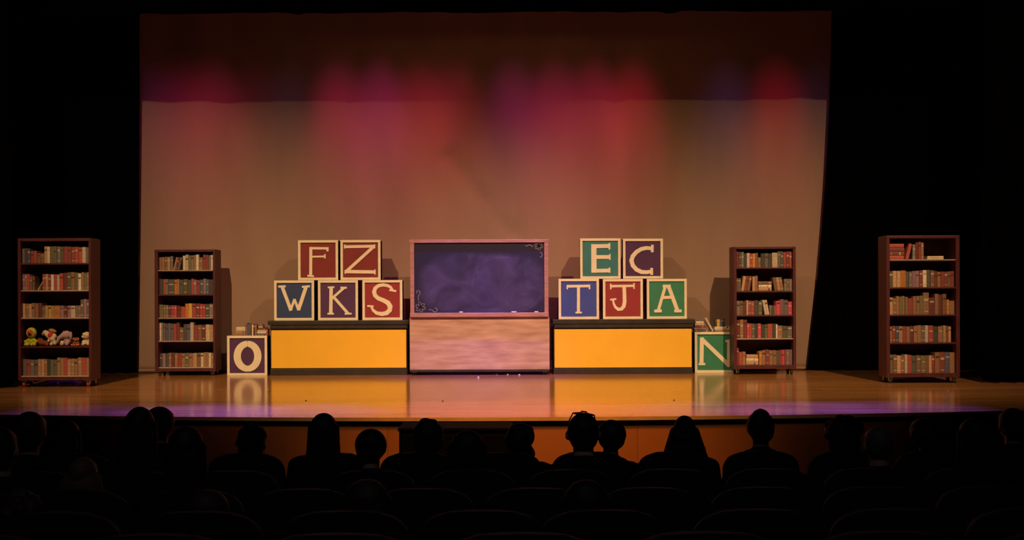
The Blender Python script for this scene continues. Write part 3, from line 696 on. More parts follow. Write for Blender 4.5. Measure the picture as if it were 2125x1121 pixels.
# books lying and standing on the two floor blocks
def topbooks():
    s = F / YO_; zt = hO + 0.001
    def X(px): return W(px, 690, YO_)[0]
    g = 'books on the purple O block'
    for j, (cc, a, b, th) in enumerate((('t', 488, 508, 0.062), ('c', 489, 508, 0.062))):
        place_book(((X(a) + X(b)) / 2, YO_ + 0.03, zt + 0.064 * j), th, X(b) - X(a), 0.18, cc, '%s flat book, %s of the pile at the left on the O block' % (BC[cc][0], ('bottom', 'top')[j]), g, flat=True)
    xx = 508.5
    for j, (cc, wp, h) in enumerate((('u', 3.4, 26), ('l', 3.4, 24), ('g', 3.2, 24), ('k', 3, 23), ('c', 3, 23), ('d', 4.2, 24), ('t', 2.6, 23))):
        place_book((X(xx + wp / 2), YO_ + 0.03, zt), (wp - 0.15) / s, h / s, 0.17, cc, '%s book standing upright on the O block, %s from left' % (BC[cc][0], ORD[j + 1]), g); xx += wp
    zc = zt
    for j, (cc, a, b, th) in enumerate((('n', 533, 552, 0.030), ('w', 532.5, 553, 0.028), ('c', 533, 551, 0.025), ('d', 534, 550, 0.03), ('w', 535, 544, 0.02), ('b', 534, 543, 0.03))):
        place_book(((X(a) + X(b)) / 2, YO_ + 0.03, zc), th, X(b) - X(a), 0.17, cc, '%s flat book, %s from bottom of the pile at right on O block' % (BC[cc][0], ORD[j + 1]), g, flat=True); zc += th + 0.0008
    place_book(((X(550.8) + X(555.5)) / 2, YO_ + 0.02, zt), 0.025, 0.10, 0.12, 'r', 'small red book standing beside the platform on the O block', g)
    s = F / YN; zt = hN + 0.001; g = 'books on the green N block'
    def X(px): return W(px, 690, YN)[0]
    zc = zt
    for j, (cc, a, b, th) in enumerate((('k', 1442, 1473, 0.030), ('u', 1441, 1470, 0.032), ('d', 1443, 1466, 0.030), ('c', 1443, 1462, 0.03), ('w', 1445, 1461, 0.03))):
        place_book(((X(a) + X(b)) / 2, YN + 0.03, zc), th, X(b) - X(a), 0.17, cc, '%s flat book, %s from bottom of the left pile on N block' % (BC[cc][0], ORD[j + 1]), g, flat=True); zc += th + 0.0008
    place_book((X(1480.2), YN + 0.03, zt), 0.030, 0.225, 0.16, 'w', 'white book leaning left across the gap on the N block', g, lean=-29)
    zc = zt
    for j, (cc, a, b, th) in enumerate((('t', 1485, 1515, 0.022), ('w', 1484, 1517, 0.026), ('c', 1485, 1516, 0.026))):
        place_book(((X(a) + X(b)) / 2, YN + 0.03, zc), th, X(b) - X(a), 0.17, cc, '%s flat book, %s from bottom of the right pile on N block' % (BC[cc][0], ORD[j + 1]), g, flat=True); zc += th + 0.0008
    xx = 1485.0
    for j, (cc, wp, h) in enumerate((('k', 3.6, 15), ('y', 6.2, 15), ('l', 2.6, 15), ('k', 8, 16))):
        place_book((X(xx + wp / 2), YN + 0.03, zc), (wp - 0.15) / s, h / s, 0.13, cc, '%s book standing on the right flat pile of N block, %s from left' % (BC[cc][0], ORD[j + 1]), g); xx += wp
topbooks()

# ------------------------------------------------------------------ plush toys on the far left bookcase
def plush(name, c, sc=1): return mat(name, c, 0.95, 0.25, 60, bump=0.4, spec=0.1)
P_ = {'lime': plush('lime_plush', (0.42, 0.45, 0.03)), 'limepale': plush('pale_lime_plush', (0.50, 0.50, 0.20)), 'orange': plush('orange_plush', (0.60, 0.13, 0.02)),
      'cream': plush('cream_plush', (0.60, 0.50, 0.36)), 'tan': plush('tan_plush', (0.36, 0.19, 0.08)), 'red': plush('red_cloth', (0.55, 0.05, 0.05)),
      'lilac': plush('lilac_plush', (0.40, 0.27, 0.30)), 'brown': plush('brown_plush', (0.22, 0.07, 0.025)), 'dark': plush('dark_plush', (0.03, 0.02, 0.02)),
      'pink': plush('pink_plush', (0.55, 0.24, 0.18))}
def toys():
    c, Y, za, zb, zs, lin, where, s = CASES['OL']; z0 = zs[3] + 0.0005
    def X(px): return W(px, 700, Y)[0]
    g = 'soft toys on the fourth shelf'; yy = Y + 0.09
    # green toy, round face with an orange middle
    t = thing('plush_frog', 'lime green soft toy with round orange face, leftmost on its shelf', 'soft toy', (X(59), yy, z0), 0, g)
    m = MB(); m.ball((0, 0.02, 0.055), (0.055, 0.05, 0.055)); m.ball((0, 0.02, 0.085), (0.04, 0.035, 0.045))
    for sx in (-1, 1):
        m.cap((sx * 0.03, 0.0, 0.085), (sx * 0.072, -0.02, 0.06), 0.022, 0.02); m.cap((sx * 0.03, 0.0, 0.03), (sx * 0.06, -0.045, 0.022), 0.024, 0.022)
    m.ball((0, 0.0, 0.175), (0.07, 0.045, 0.073)); m.fuse('body', P_['lime'], 0.005, t)
    MB().ball((0, -0.03, 0.175), (0.058, 0.022, 0.06)).build('face_ring', P_['limepale'], t)
    f = MB().ball((0, -0.043, 0.180), (0.042, 0.018, 0.044)).build('face', P_['orange'], t)
    MB().ball((0, -0.058, 0.160), (0.022, 0.009, 0.018)).build('mouth', P_['dark'], f)
    for sx in (-1, 1): MB().ball((sx * 0.016, -0.060, 0.195), 0.006).build('eye', P_['dark'], f)
    for sx in (-1, 1): MB().ball((sx * 0.028, -0.06, 0.022), 0.02).build('foot', P_['limepale'], t)
    # brown toy lying along the shelf
    t = thing('plush_dog', 'brown soft toy lying flat along the shelf behind the cream bear', 'soft toy', (X(92), yy + 0.045, z0), 0, g)
    m = MB(); m.cap((-0.10, 0, 0.045), (0.10, 0, 0.035), 0.045, 0.034); m.ball((-0.125, -0.01, 0.055), (0.045, 0.04, 0.042))
    for dx in (-0.05, 0.09): m.cap((dx, -0.01, 0.03), (dx + 0.05, -0.045, 0.018), 0.02, 0.017)
    m.fuse('body', P_['brown'], 0.005, t)
    MB().ball((-0.15, -0.04, 0.05), (0.018, 0.014, 0.014)).build('snout', P_['tan'], t)
    for dy in (-0.03, 0.03): MB().ball((-0.115, dy, 0.09), (0.014, 0.008, 0.018)).build('ear', P_['brown'], t)
    # cream bear tipped to the right with a red hat-like scarf
    t = thing('plush_bear', 'cream soft toy bear tipped sideways with a red scarf and tan cap', 'soft toy', (X(100), yy - 0.01, z0 + 0.0), 0, g)
    m = MB(); m.cap((-0.055, 0, 0.165), (0.03, 0, 0.095), 0.038, 0.045); m.ball((-0.07, -0.005, 0.18), (0.035, 0.032, 0.032)); m.cap((0.03, 0, 0.09), (0.06, -0.01, 0.035), 0.03, 0.026)
    m.cap((-0.01, -0.01, 0.10), (-0.02, -0.02, 0.07), 0.02, 0.018); m.cap((0.04, 0.0, 0.06), (0.01, -0.01, 0.025), 0.022, 0.024)
    m.ball((0.03, 0.0, 0.12), (0.05, 0.04, 0.05)); m.fuse('body', P_['cream'], 0.005, t)
    MB().ball((-0.088, -0.03, 0.16), (0.02, 0.02, 0.022)).build('snout', P_['tan'], t)
    MB().ball((0.005, -0.03, 0.148), (0.034, 0.022, 0.04), rot=Matrix.Rotation(R(20), 4, 'Y')).build('scarf', P_['red'], t)
    MB().ball((0.02, 0.01, 0.200), (0.055, 0.04, 0.028), rot=Matrix.Rotation(R(18), 4, 'Y')).build('cap', P_['tan'], t)
    # lilac elephant
    t = thing('plush_elephant', 'lilac grey soft toy with long drooping trunk, middle of its shelf', 'soft toy', (X(132), yy, z0), 0, g)
    m = MB(); m.ball((0, 0.03, 0.07), (0.062, 0.06, 0.07)); m.ball((0.0, 0.0, 0.145), (0.062, 0.055, 0.058))
    m.cap((-0.03, -0.02, 0.14), (-0.085, -0.035, 0.105), 0.04, 0.026); m.cap((-0.085, -0.035, 0.105), (-0.105, -0.04, 0.05), 0.026, 0.018)
    m.cap((0.02, -0.01, 0.05), (0.025, -0.05, 0.025), 0.028, 0.024); m.cap((-0.035, -0.01, 0.04), (-0.045, -0.05, 0.024), 0.026, 0.023); m.fuse('body', P_['lilac'], 0.005, t)
    MB().ball((0.062, -0.01, 0.135), (0.02, 0.02, 0.055)).build('ear', P_['lilac'], t); MB().ball((-0.05, 0.035, 0.15), (0.018, 0.02, 0.05)).build('ear', P_['lilac'], t)
    MB().ball((-0.115, -0.058, 0.105), (0.012, 0.008, 0.012)).build('nose', P_['dark'], t)
    MB().ball((-0.035, -0.062, 0.04), (0.026, 0.016, 0.034)).build('bib', P_['cream'], t)
    # small red brown pup
    t = thing('plush_puppy', 'small rusty pink soft toy sitting right of the lilac one', 'soft toy', (X(152.5), yy - 0.005, z0), 0, g)
    m = MB(); m.ball((0, 0.0, 0.035), (0.05, 0.042, 0.036)); m.ball((0.004, -0.015, 0.085), (0.032, 0.03, 0.03)); m.fuse('body', P_['brown'], 0.004, t)
    for a in ((-0.04, 0.015), (-0.012, 0.012), (0.022, 0.013), (0.046, 0.018)): MB().ball((a[0], -0.04, a[1]), 0.013).build('paw', P_['pink'], t)
    for sx in (-1, 1): MB().ball((0.004 + sx * 0.03, -0.015, 0.09), (0.012, 0.012, 0.02)).build('ear', P_['pink'], t)
    MB().ball((0.01, -0.045, 0.078), (0.014, 0.012, 0.011)).build('snout', P_['pink'], t)
    # cream lamb at the right end
    t = thing('plush_lamb', 'cream soft toy with big round head, rightmost on its shelf', 'soft toy', (X(174), yy, z0), 0, g)
    m = MB(); m.ball((0, 0.02, 0.05), (0.042, 0.04, 0.05)); m.ball((0.002, 0.0, 0.135), (0.05, 0.045, 0.052)); m.ball((-0.035, -0.015, 0.12), (0.028, 0.026, 0.024))
    for sx in (-1, 1): m.cap((sx * 0.02, 0.0, 0.03), (sx * 0.034, -0.035, 0.022), 0.021, 0.021); m.cap((sx * 0.03, 0, 0.075), (sx * 0.044, -0.02, 0.05), 0.015, 0.014)
    m.fuse('body', P_['cream'], 0.005, t)
    for sx in (-1, 1): MB().ball((sx * 0.045, 0.01, 0.15), (0.014, 0.012, 0.024)).build('ear', P_['cream'], t)
    MB().ball((-0.055, -0.03, 0.122), (0.006, 0.006, 0.005)).build('nose', P_['dark'], t)
    for dx in (-0.03, -0.005): MB().ball((dx, -0.043, 0.142), 0.005).build('eye', P_['dark'], t)
toys()

# crumpled plastic under the far left bookcase, violet light painted into its colour
def scrap(px, py, wx, wy, label, colr):
    Yf = CH * F / (py - CY + ROLL * (px - CX)); x = (px - CX) / F * Yf
    bm = bmesh.new(); n = 14; g = []
    for j in range(n + 1):
        g.append([bm.verts.new((wx * (i / n - .5) + random.uniform(-.006, .006), wy * (j / n - .5) + random.uniform(-.006, .006), 0.006 + random.uniform(0, 0.03) * (0 < i < n))) for i in range(n + 1)])
    for j in range(n):
        for i in range(n): bm.faces.new((g[j][i], g[j][i + 1], g[j + 1][i + 1], g[j + 1][i]))
    me = bpy.data.meshes.new('plastic_sheet'); bm.to_mesh(me); bm.free(); me.materials.append(colr)
    o = tag(link('plastic_sheet', me, None, (x, Yf, 0)), label, 'plastic sheet'); sd = o.modifiers.new('s', 'SOLIDIFY'); sd.thickness = 0.002
M['sheet'] = mat('violet_lit_plastic', (0.35, 0.20, 0.75), 0.3, 0.3, 20)
scrap(141, 796, 0.30, 0.16, 'crumpled plastic sheet, violet light painted in, on the floor under the far left bookcase', M['sheet'])
scrap(112, 797, 0.16, 0.12, 'small crumpled plastic scrap, violet light painted in, left of the larger sheet under the bookcase', M['sheet'])

# dark specks of grit on the stage floor
for k, (px, py) in enumerate(((634, 832), (918, 833), (1398, 831), (1966, 812))):
    Yf = CH * F / (py - CY + ROLL * (px - CX)); x = (px - CX) / F * Yf
    o = MB().ball((0, 0, 0.004), (0.012, 0.014, 0.004), 0, 8).build('grit_speck', M['rubber' if k < 3 else 'liner'], None, (x, Yf, 0))
    tag(o, ('dark speck on the stage floor in front of the left platform', 'dark speck on the stage floor in front of the chalkboard, left side',
            'dark speck on the stage floor in front of the right platform', 'pale speck on the stage floor near the far right bookcase')[k], 'speck')

# black cabinet in the pit, in front of the stage
def pit_cabinet():
    Y = 9.6; xa = W(828, 900, Y)[0]; xb = W(1062, 900, Y)[0]; c = (xa + xb) / 2; h = (xb - xa) / 2; zt = W(990, 888, Y)[1] - STH
    t = thing('equipment_cabinet', 'low black equipment cabinet standing against the stage front below the chalkboard', 'cabinet', (c, Y, STH))
    MB().box(-h, h, 0.0, 0.42, 0.10, zt - 0.03, 0, 0.008).build('body', M['cabinet_black'], t)
    MB().box(-h - 0.01, h + 0.01, -0.01, 0.44, zt - 0.03, zt, 0, 0.008).build('top', M['cabinet_black'], t)
    for sx in (-1, 1):
        d = MB().box(min(sx * 0.006, sx * (h - 0.02)), max(sx * 0.006, sx * (h - 0.02)), -0.016, -0.002, 0.13, zt - 0.06, 0, 0.004).build('door', M['cabinet_black'], t)
        MB().cap((sx * 0.05, -0.035, zt * 0.5), (sx * 0.05, -0.035, zt * 0.62), 0.006, 0.006, 0, 8).build('handle', M['steel'], d)
        for y in (0.06, 0.36): caster(t, sx * (h - 0.08), y, 0.10)
M['cabinet_black'] = mat('cabinet_black', (0.002, 0.002, 0.002), 0.9, 0.3, 6, spec=0.05)
pit_cabinet()

# ------------------------------------------------------------------ theatre seats
def seat_proto():
    t = thing('theatre_seat', 'x', 'seat')
    pts = []; h = 0.235; rr = 0.11; zt = 1.0; zb = 0.36
    pts += [(-h, zb), (-h, zt - rr)]
    for i in range(1, 8):
        a = math.pi - i * math.pi / 16; pts.append((-h + rr + rr * math.cos(a), zt - rr * 1.0 + (rr - 0.012) * math.sin(a)))
    for i in range(0, 5): pts.append((-0.12 + 0.06 * i, zt - 0.004 + 0.004 * math.sin(i * math.pi / 4)))
    for i in range(1, 8):
        a = math.pi / 2 - i * math.pi / 16; pts.append((h - rr + rr * math.cos(a), zt - rr + (rr - 0.012) * math.sin(a)))
    pts += [(h, zt - rr), (h, zb)]
    def tilt(mb, dy=0.0):
        for v in mb.bm.verts: v.co.y += -0.17 - (v.co.z - 0.36) * 0.17 + dy
        return mb
    tilt(MB().prism(pts, -0.03, 0.0, 0, 0.008)).build('back_shell', M['seat_shell'], t)
    p2 = [(x * 0.93, zb + 0.02 + (z - zb) * 0.955) for x, z in pts]
    tilt(MB().prism(p2, 0.0, 0.05, 0, 0.018)).build('backrest', M['seat'], t)
    MB().box(-0.21, 0.21, -0.17, 0.28, 0.37, 0.44, 0, 0.025).build('seat_cushion', M['seat'], t)
    for sx in (-1, 1):
        MB().box(sx * 0.245 - 0.022, sx * 0.245 + 0.022, -0.20, 0.16, 0.62, 0.65, 0, 0.01).build('armrest', M['seat_shell'], t)
        MB().box(sx * 0.245 - 0.013, sx * 0.245 + 0.013, -0.17, 0.08, 0.0, 0.62, 0, 0.004).build('leg', M['seat_shell'], t)
    return t
SEATS = seat_proto(); used = [False]
def copy_tree(o, parent=None):
    c = o.copy(); COL.objects.link(c); c.parent = parent
    for ch in list(o.children): copy_tree(ch, c)
    return c
ROWN = ['front row', 'second row', 'third row', 'fourth row', 'nearest row']
RX = [[-24 + 178 * k for k in range(13)],
      [-131, 75, 281, 487, 770, 976, 1182, 1388, 1594, 1800, 2006, 2212],
      [-75, 160, 395, 630, 875, 1110, 1345, 1580, 1815, 2050],
      [-150, 115, 410, 715, 998, 1250, 1568, 1853, 2138],
      [-60, 320, 700, 1080, 1460, 1840, 2220]]
for r, (Yr, zfl) in enumerate(ROWS):
    for k, px in enumerate(RX[r]):
        o = SEATS if not used[0] else copy_tree(SEATS); used[0] = True
        o.location = ((px - CX) / F * Yr, Yr + 0.28, zfl)
        o['label'] = 'dark rounded theatre seat, %s from the left in the %s' % (ORD[k + 1], ROWN[r])
        o['group'] = 'theatre seats in the ' + ROWN[r]

# ------------------------------------------------------------------ the audience
SK = [mat('skin_tone', c, 0.55, 0.08, 20) for c in ((0.40, 0.22, 0.15), (0.16, 0.08, 0.05), (0.48, 0.28, 0.20))]
HR = {'dark': mat('dark_hair', (0.010, 0.007, 0.006), 0.6, 0.3, 60, stretch=(4, 4, 0.5), spec=0.3), 'brown': mat('brown_hair', (0.035, 0.017, 0.010), 0.6, 0.3, 60, stretch=(4, 4, .5), spec=0.3),
      'fair': mat('fair_hair', (0.12, 0.06, 0.035), 0.6, 0.3, 60, stretch=(4, 4, .5), spec=0.3), 'grey': mat('grey_hair', (0.09, 0.08, 0.08), 0.6, 0.3, 60, stretch=(4, 4, .5), spec=0.3)}
CL = [mat('dark_top', c, 0.9, 0.2, 30, spec=0.1) for c in ((0.012, 0.012, 0.015), (0.02, 0.008, 0.008), (0.010, 0.012, 0.025), (0.022, 0.018, 0.014))]
TR = mat('dark_trousers', (0.012, 0.012, 0.018), 0.9, 0.2, 30, spec=0.1)
SHOE = mat('shoe', (0.01, 0.01, 0.01), 0.5, 0.2, 30)
EYE = mat('eye_white', (0.6, 0.58, 0.55), 0.3, 0.02, 10)
def torso(m, e):
    m.ball((0, 0.0, 0.56), (0.165 + e, 0.125 + e, 0.115 + e)); m.ball((0, -0.015, 0.70), (0.145 + e, 0.105 + e, 0.17)); m.ball((0, -0.03, 0.86), (0.165 + e, 0.11 + e, 0.17))
    m.cap((-0.145, -0.03, 0.975), (0.145, -0.03, 0.975), 0.05 + e, 0.05 + e); m.cap((-0.07, -0.03, 1.0), (0.07, -0.03, 1.0), 0.05 + e, 0.05 + e)
def arms(m, e):
    for s in (-1, 1):
        m.cap((s * 0.175, -0.025, 0.965), (s * 0.225, 0.03, 0.715), 0.050 + e, 0.040 + e); m.cap((s * 0.225, 0.03, 0.715), (s * 0.125, 0.245, 0.640), 0.039 + e, 0.026 + e)
def legs(m, e):
    for s in (-1, 1):
        m.cap((s * 0.085, 0.02, 0.535), (s * 0.105, 0.42, 0.525), 0.082 + e, 0.060 + e); m.cap((s * 0.105, 0.42, 0.525), (s * 0.105, 0.43, 0.11), 0.057 + e, 0.038 + e)
def body_mesh():
    m = MB(); torso(m, 0); arms(m, 0); legs(m, 0)
    m.cap((0, -0.03, 1.0), (0, -0.012, 1.13), 0.058, 0.052)
    m.ball((0, 0.0, 1.215), (0.076, 0.094, 0.108)); m.ball((0, 0.035, 1.155), (0.055, 0.058, 0.055)); m.ball((0, 0.075, 1.125), (0.024, 0.018, 0.018))
    m.cap((0, 0.087, 1.222), (0, 0.099, 1.185), 0.007, 0.0115)                     # nose
    m.cap((-0.022, 0.088, 1.150), (0.022, 0.088, 1.150), 0.007, 0.007)            # lips
    m.cap((-0.035, 0.080, 1.236), (0.035, 0.080, 1.236), 0.010, 0.010)            # brow
    for s in (-1, 1):
        m.ball((s * 0.080, -0.002, 1.20), (0.010, 0.019, 0.030))                  # ear
        m.ball((s * 0.115, 0.285, 0.632), (0.038, 0.045, 0.016))                  # palm
        for k, (dx, L) in enumerate(((-0.027, 0.066), (-0.009, 0.076), (0.010, 0.070), (0.028, 0.055))):
            x = s * 0.115 - s * dx; a = (x, 0.318, 0.634); b = (x - s * dx * 0.2, 0.318 + L * 0.55, 0.638); c = (x - s * dx * 0.2, 0.318 + L, 0.618)
            m.cap(a, b, 0.009, 0.0085, 0, 8); m.cap(b, c, 0.0085, 0.0078, 0, 8)
        m.cap((s * 0.085, 0.262, 0.636), (s * 0.062, 0.300, 0.630), 0.012, 0.010, 0, 8); m.cap((s * 0.062, 0.300, 0.630), (s * 0.060, 0.325, 0.620), 0.010, 0.0085, 0, 8)
        m.cap((s * 0.105, 0.42, 0.075), (s * 0.115, 0.56, 0.035), 0.036, 0.026)
    o = m.fuse('body', SK[0], 0.008, smooth=3); me = o.data; bpy.data.objects.remove(o); return me
def cloth(fn, vox, mt, name):
    m = MB(); fn(m); o = m.fuse(name, mt, vox, smooth=3); me = o.data; bpy.data.objects.remove(o); return me
BODY = [body_mesh()]
for sk in SK[1:]:
    b2 = BODY[0].copy(); b2.materials.clear(); b2.materials.append(sk); BODY.append(b2)
def shirt_fn(m): torso(m, 0.014); arms(m, 0.012); m.cap((0, -0.03, 1.0), (0, -0.024, 1.055), 0.068, 0.062)
SH0 = cloth(shirt_fn, 0.012, CL[0], 'shirt'); SHIRTS = [SH0]
for cm in CL[1:]:
    b2 = SH0.copy(); b2.materials.clear(); b2.materials.append(cm); SHIRTS.append(b2)
def tr_fn(m):
    m.ball((0, 0.0, 0.55), (0.183, 0.142, 0.112)); legs(m, 0.014)
    for s in (-1, 1): m.cap((s * 0.105, 0.43, 0.2), (s * 0.105, 0.432, 0.10), 0.060, 0.058, 0, 14, True)
TROU = cloth(tr_fn, 0.012, TR, 'trousers')
def shoe_fn(m):
    m.cap((0.105, 0.42, 0.045), (0.115, 0.57, 0.036), 0.045, 0.034); m.box(0.070, 0.150, 0.385, 0.60, 0.0, 0.02, 0, 0.006)
SHOE_R = cloth(shoe_fn, 0.008, SHOE, 'shoe')
HC = (0, 0.0, 1.215)
def hair_fn(style):
    def fn(m):
        m.ball((0, 0.010, 1.268), (0.066, 0.086, 0.050))
        for k in range(5): m.ball((-0.046 + 0.023 * k, 0.070 - 0.012 * abs(k - 2), 1.268 - 0.004 * abs(k - 2)), (0.020, 0.026, 0.026), 0, 8)
        if style == 'short': m.ball((0, -0.016, 1.226), (0.085, 0.095, 0.108)); m.ball((0, -0.05, 1.19), (0.076, 0.055, 0.08))
        if style == 'crop': m.ball((0, -0.012, 1.228), (0.081, 0.093, 0.103)); m.ball((0, -0.045, 1.20), (0.072, 0.052, 0.075))
        if style == 'tuft': m.ball((0, -0.016, 1.222), (0.084, 0.095, 0.106)); m.ball((0, -0.05, 1.19), (0.074, 0.055, 0.085)); m.cap((0.0, -0.02, 1.29), (0.0, -0.01, 1.330), 0.055, 0.018)
        if style == 'flat': m.ball((0, -0.016, 1.222), (0.088, 0.095, 0.100)); m.ball((0.03, -0.03, 1.265), (0.052, 0.06, 0.045)); m.ball((-0.02, -0.03, 1.272), (0.052, 0.06, 0.045)); m.cap((-0.03, -0.06, 1.2), (0.03, -0.06, 1.10), 0.07, 0.06)
        if style == 'long':
            m.ball((0, -0.014, 1.226), (0.088, 0.096, 0.110)); m.ball((0, -0.055, 1.15), (0.098, 0.06, 0.13)); m.ball((0, -0.075, 1.02), (0.110, 0.045, 0.15))
            for s in (-1, 1): m.cap((s * 0.078, -0.01, 1.23), (s * 0.092, -0.03, 1.02), 0.024, 0.02)
        if style == 'cone':
            m.ball((0, -0.014, 1.235), (0.078, 0.094, 0.10)); m.ball((0, -0.045, 1.16), (0.115, 0.07, 0.10)); m.ball((0, -0.06, 1.07), (0.145, 0.065, 0.12)); m.ball((0, -0.065, 0.98), (0.155, 0.055, 0.10))
            for s in (-1, 1): m.cap((s * 0.075, -0.01, 1.22), (s * 0.135, -0.03, 1.02), 0.028, 0.03)
        if style == 'bun':
            m.ball((0, -0.014, 1.222), (0.088, 0.097, 0.106)); m.ball((0, -0.05, 1.16), (0.085, 0.055, 0.08)); m.ball((-0.012, -0.05, 1.318), (0.036, 0.034, 0.028)); m.ball((0.026, -0.045, 1.312), (0.028, 0.03, 0.026))
        if style == 'curly':
            rnd = random.Random(3); m.ball((0, -0.02, 1.22), (0.104, 0.105, 0.11)); m.ball((0, -0.05, 1.13), (0.095, 0.06, 0.09))
            for i in range(60):
                th = rnd.uniform(0, 2 * math.pi); ph = rnd.uniform(-0.6, 1.5); q = (0.09 * math.cos(th) * math.cos(ph), -0.022 + 0.088 * math.sin(th) * math.cos(ph), 1.21 + 0.10 * math.sin(ph))
                if q[1] < 0.045: m.ball(q, rnd.uniform(0.022, 0.034), 0, 8)
    return fn
HAIR = {}
def hair(style, colr):
    if (style, colr) not in HAIR:
        base = [v for (s, c), v in HAIR.items() if s == style]
        if base: me = base[0].copy(); me.materials.clear(); me.materials.append(HR[colr])
        else: me = cloth(hair_fn(style), 0.006, HR[colr], 'hair')
        HAIR[(style, colr)] = me
    return HAIR[(style, colr)]
eye_me = None
def person(px, top, row, wpx, style, colr, label, skin=0, shirt=0, dy=0.0, lean=0.0, rz=0.0):
    global eye_me
    Yr, zfl = ROWS[row]; Yh = Yr + 0.28 + dy; x = (px - ROLL * (top - CY) - CX) / F * Yh
    ztop = W(px, top, Yh)[1]; base = {'tuft': 1.352, 'bun': 1.345, 'curly': 1.335}.get(style, 1.334)
    sc = (ztop - zfl) / base
    t = thing('person', label, 'person', (x - math.sin(R(lean)) * 1.2 * sc, Yh, zfl), R(rz), 'people sitting in the audience')
    t.scale = (min(1.0, sc * 1.06), sc, sc); t.rotation_euler = (0, R(lean), R(rz))
    link('body', BODY[skin], t); link('shirt', SHIRTS[shirt], t); link('trousers', TROU, t)
    a = link('shoe', SHOE_R, t); b = link('shoe', SHOE_R, t); b.scale = (-1, 1, 1)
    h = link('hair', hair(style, colr), t)
    wref = {'short': 0.170, 'crop': 0.164, 'tuft': 0.168, 'flat': 0.176, 'long': 0.205, 'cone': 0.31, 'bun': 0.176, 'curly': 0.225}[style]
    want = wpx / F * Yh / t.scale[0]; k = max(0.95, min(1.35, want / wref)); h.scale = (k, min(k, 1.1), 1)
    if k > 1.1: h.scale = (k, 1.1, 1); h.location = (0, -0.0, 0)
    if eye_me is None:
        o = MB().ball((0, 0, 0), 0.0115, 0, 10).ball((0, 0.0065, 0), (0.0062, 0.0062, 0.0062), 1, 10).build('eye', [EYE, HR['dark']]); eye_me = o.data; bpy.data.objects.remove(o)
    for s in (-1, 1): link('eye', eye_me, t, (s * 0.031, 0.0765, 1.213))
    return t
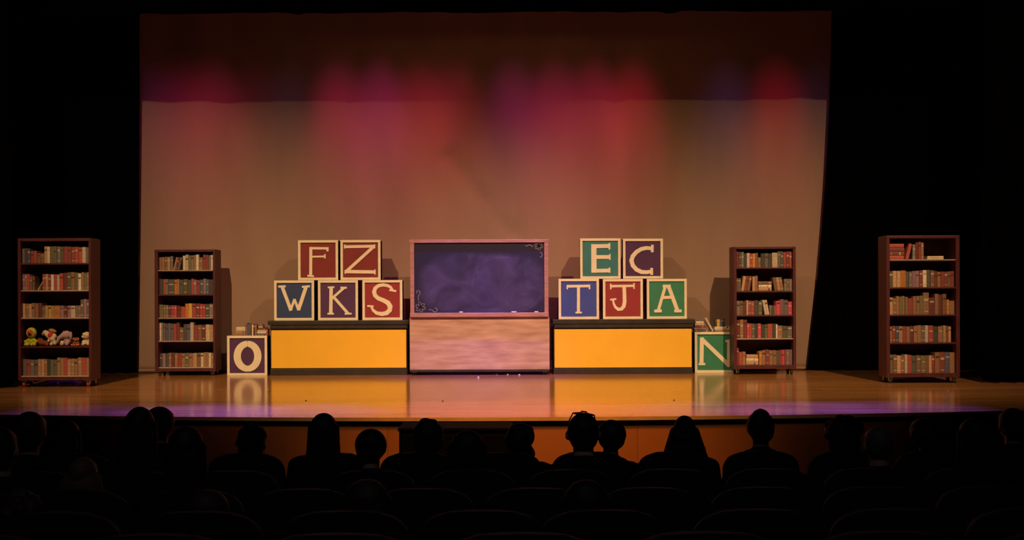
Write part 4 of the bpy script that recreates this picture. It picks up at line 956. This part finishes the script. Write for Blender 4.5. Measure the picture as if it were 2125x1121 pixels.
PEOPLE = [
 (137, 870, 0, 66, 'long', 'dark', 'person with long dark hair in front row beside the far left bookcase', 0, 0),
 (332, 843, 0, 62, 'short', 'dark', 'tall person in front row half hidden by the wide-haired person, inner left bookcase', 0, 0),
 (523, 878, 0, 58, 'curly', 'dark', 'short person with round bushy hair in front row below the O block', 1, 1),
 (672, 857, 0, 66, 'long', 'dark', 'person with smooth long dark hair in front row below the left platform', 0, 2),
 (889, 866, 0, 66, 'bun', 'brown', 'person with loose messy bun in front row at the left of the cabinet', 2, 3),
 (1080, 874, 0, 60, 'flat', 'dark', 'person with flat-topped bob in front row at the right end of the cabinet', 0, 0),
 (1268, 870, 0, 62, 'short', 'brown', 'person sitting close beside the one with sunglasses on the head', 0, 1),
 (1420, 862, 0, 92, 'cone', 'dark', 'person with wide triangular long hair in front row below the N block', 1, 2),
 (1577, 846, 0, 58, 'tuft', 'dark', 'person with tufted pointed hair and bare neck below the inner right bookcase', 0, 0),
 (1748, 861, 0, 82, 'curly', 'dark', 'person with big rounded curly hair in front row right of the tufted one', 1, 3),
 (1922, 863, 0, 76, 'flat', 'dark', 'person with broad flat hair in front row below the far right bookcase', 0, 2),
 (2100, 846, 0, 56, 'short', 'dark', 'person at the right frame edge, head tallest above the stage lip', 2, 0),
 (63, 853, 1, 66, 'short', 'brown', 'person with round cropped head in second row below the far left bookcase', 0, 1),
 (291, 844, 1, 68, 'long', 'dark', 'large person with broad long dark hair in second row, inner left bookcase above', 1, 0),
 (770, 888, 1, 68, 'crop', 'dark', 'person with short hair and visible ears in second row, left platform above', 0, 2),
 (970, 892, 1, 82, 'long', 'dark', 'dark-clothed person with long hair in second row in front of the cabinet', 0, 0),
 (1210, 856, 1, 58, 'short', 'dark', 'broad-shouldered person with sunglasses pushed up on the head', 2, 0),
 (1822, 883, 1, 58, 'crop', 'grey', 'person with small greyish head in second row beside the big curly hair', 0, 3),
 (2022, 865, 1, 76, 'long', 'dark', 'person with long dark hair in second row near the right frame edge', 0, 1),
 (0, 884, 2, 60, 'short', 'dark', 'person cut off by the left frame edge in third row', 0, 2),
 (172, 947, 2, 92, 'cone', 'fair', 'person with long fair hair in third row, reddish light on the crown', 2, 1),
 (388, 884, 2, 76, 'long', 'dark', 'dark long-haired person in third row in front of the broad-haired one', 0, 0),
 (42, 1013, 3, 100, 'curly', 'brown', 'person with curly brown hair at lower left corner, fourth row', 0, 3),
 (428, 1014, 3, 112, 'short', 'brown', 'person with round brown-haired crown in fourth row, lower left', 0, 1),
 (762, 994, 3, 112, 'long', 'brown', 'person with long brown hair in fourth row, below the left platform', 2, 0),
 (1216, 995, 3, 112, 'long', 'dark', 'person with long dark hair in fourth row, below the right blocks', 1, 2),
]
HP = {}
for p in PEOPLE:
    kw = {}
    if p[0] == 332: kw = dict(dy=0.05)
    if p[0] == 10: kw = dict(dy=0.0)
    if p[0] == 1268: kw = dict(lean=3)
    if p[0] == 172: kw = dict(lean=2)
    HP[p[0]] = person(*p, **kw)
HP[1210].scale.x *= 1.12
# sunglasses resting on the head of one person
def shades():
    hp = HP[1210]; sx, sy, sz = hp.scale; L = hp.location
    t = thing('sunglasses', 'dark sunglasses pushed up on the head of the broad-shouldered person', 'sunglasses', (L.x, L.y, L.z + 1.312 * sz)); t.scale = (0.92, 0.92, 0.92); t.rotation_euler = (0, R(5), R(-8))
    m = MB()
    for s in (-1, 1):
        m.cap((s * 0.066, 0.035, 0.006), (s * 0.083, -0.055, -0.04), 0.004, 0.004, 0, 8)
        m.cap((s * 0.014, 0.04, 0.016), (s * 0.066, 0.035, 0.008), 0.004, 0.004, 0, 8)
    m.cap((-0.014, 0.04, 0.022), (0.014, 0.04, 0.022), 0.005, 0.005, 0, 8); m.build('frame', M['rubber'], t)
    for s in (-1, 1): MB().ball((s * 0.040, 0.035, 0.008), (0.026, 0.018, 0.008), 0, 14).build('lens', M['lens'], t)
M['lens'] = mat('dark_lens', (0.01, 0.01, 0.012), 0.08, 0.05, 5)
shades()
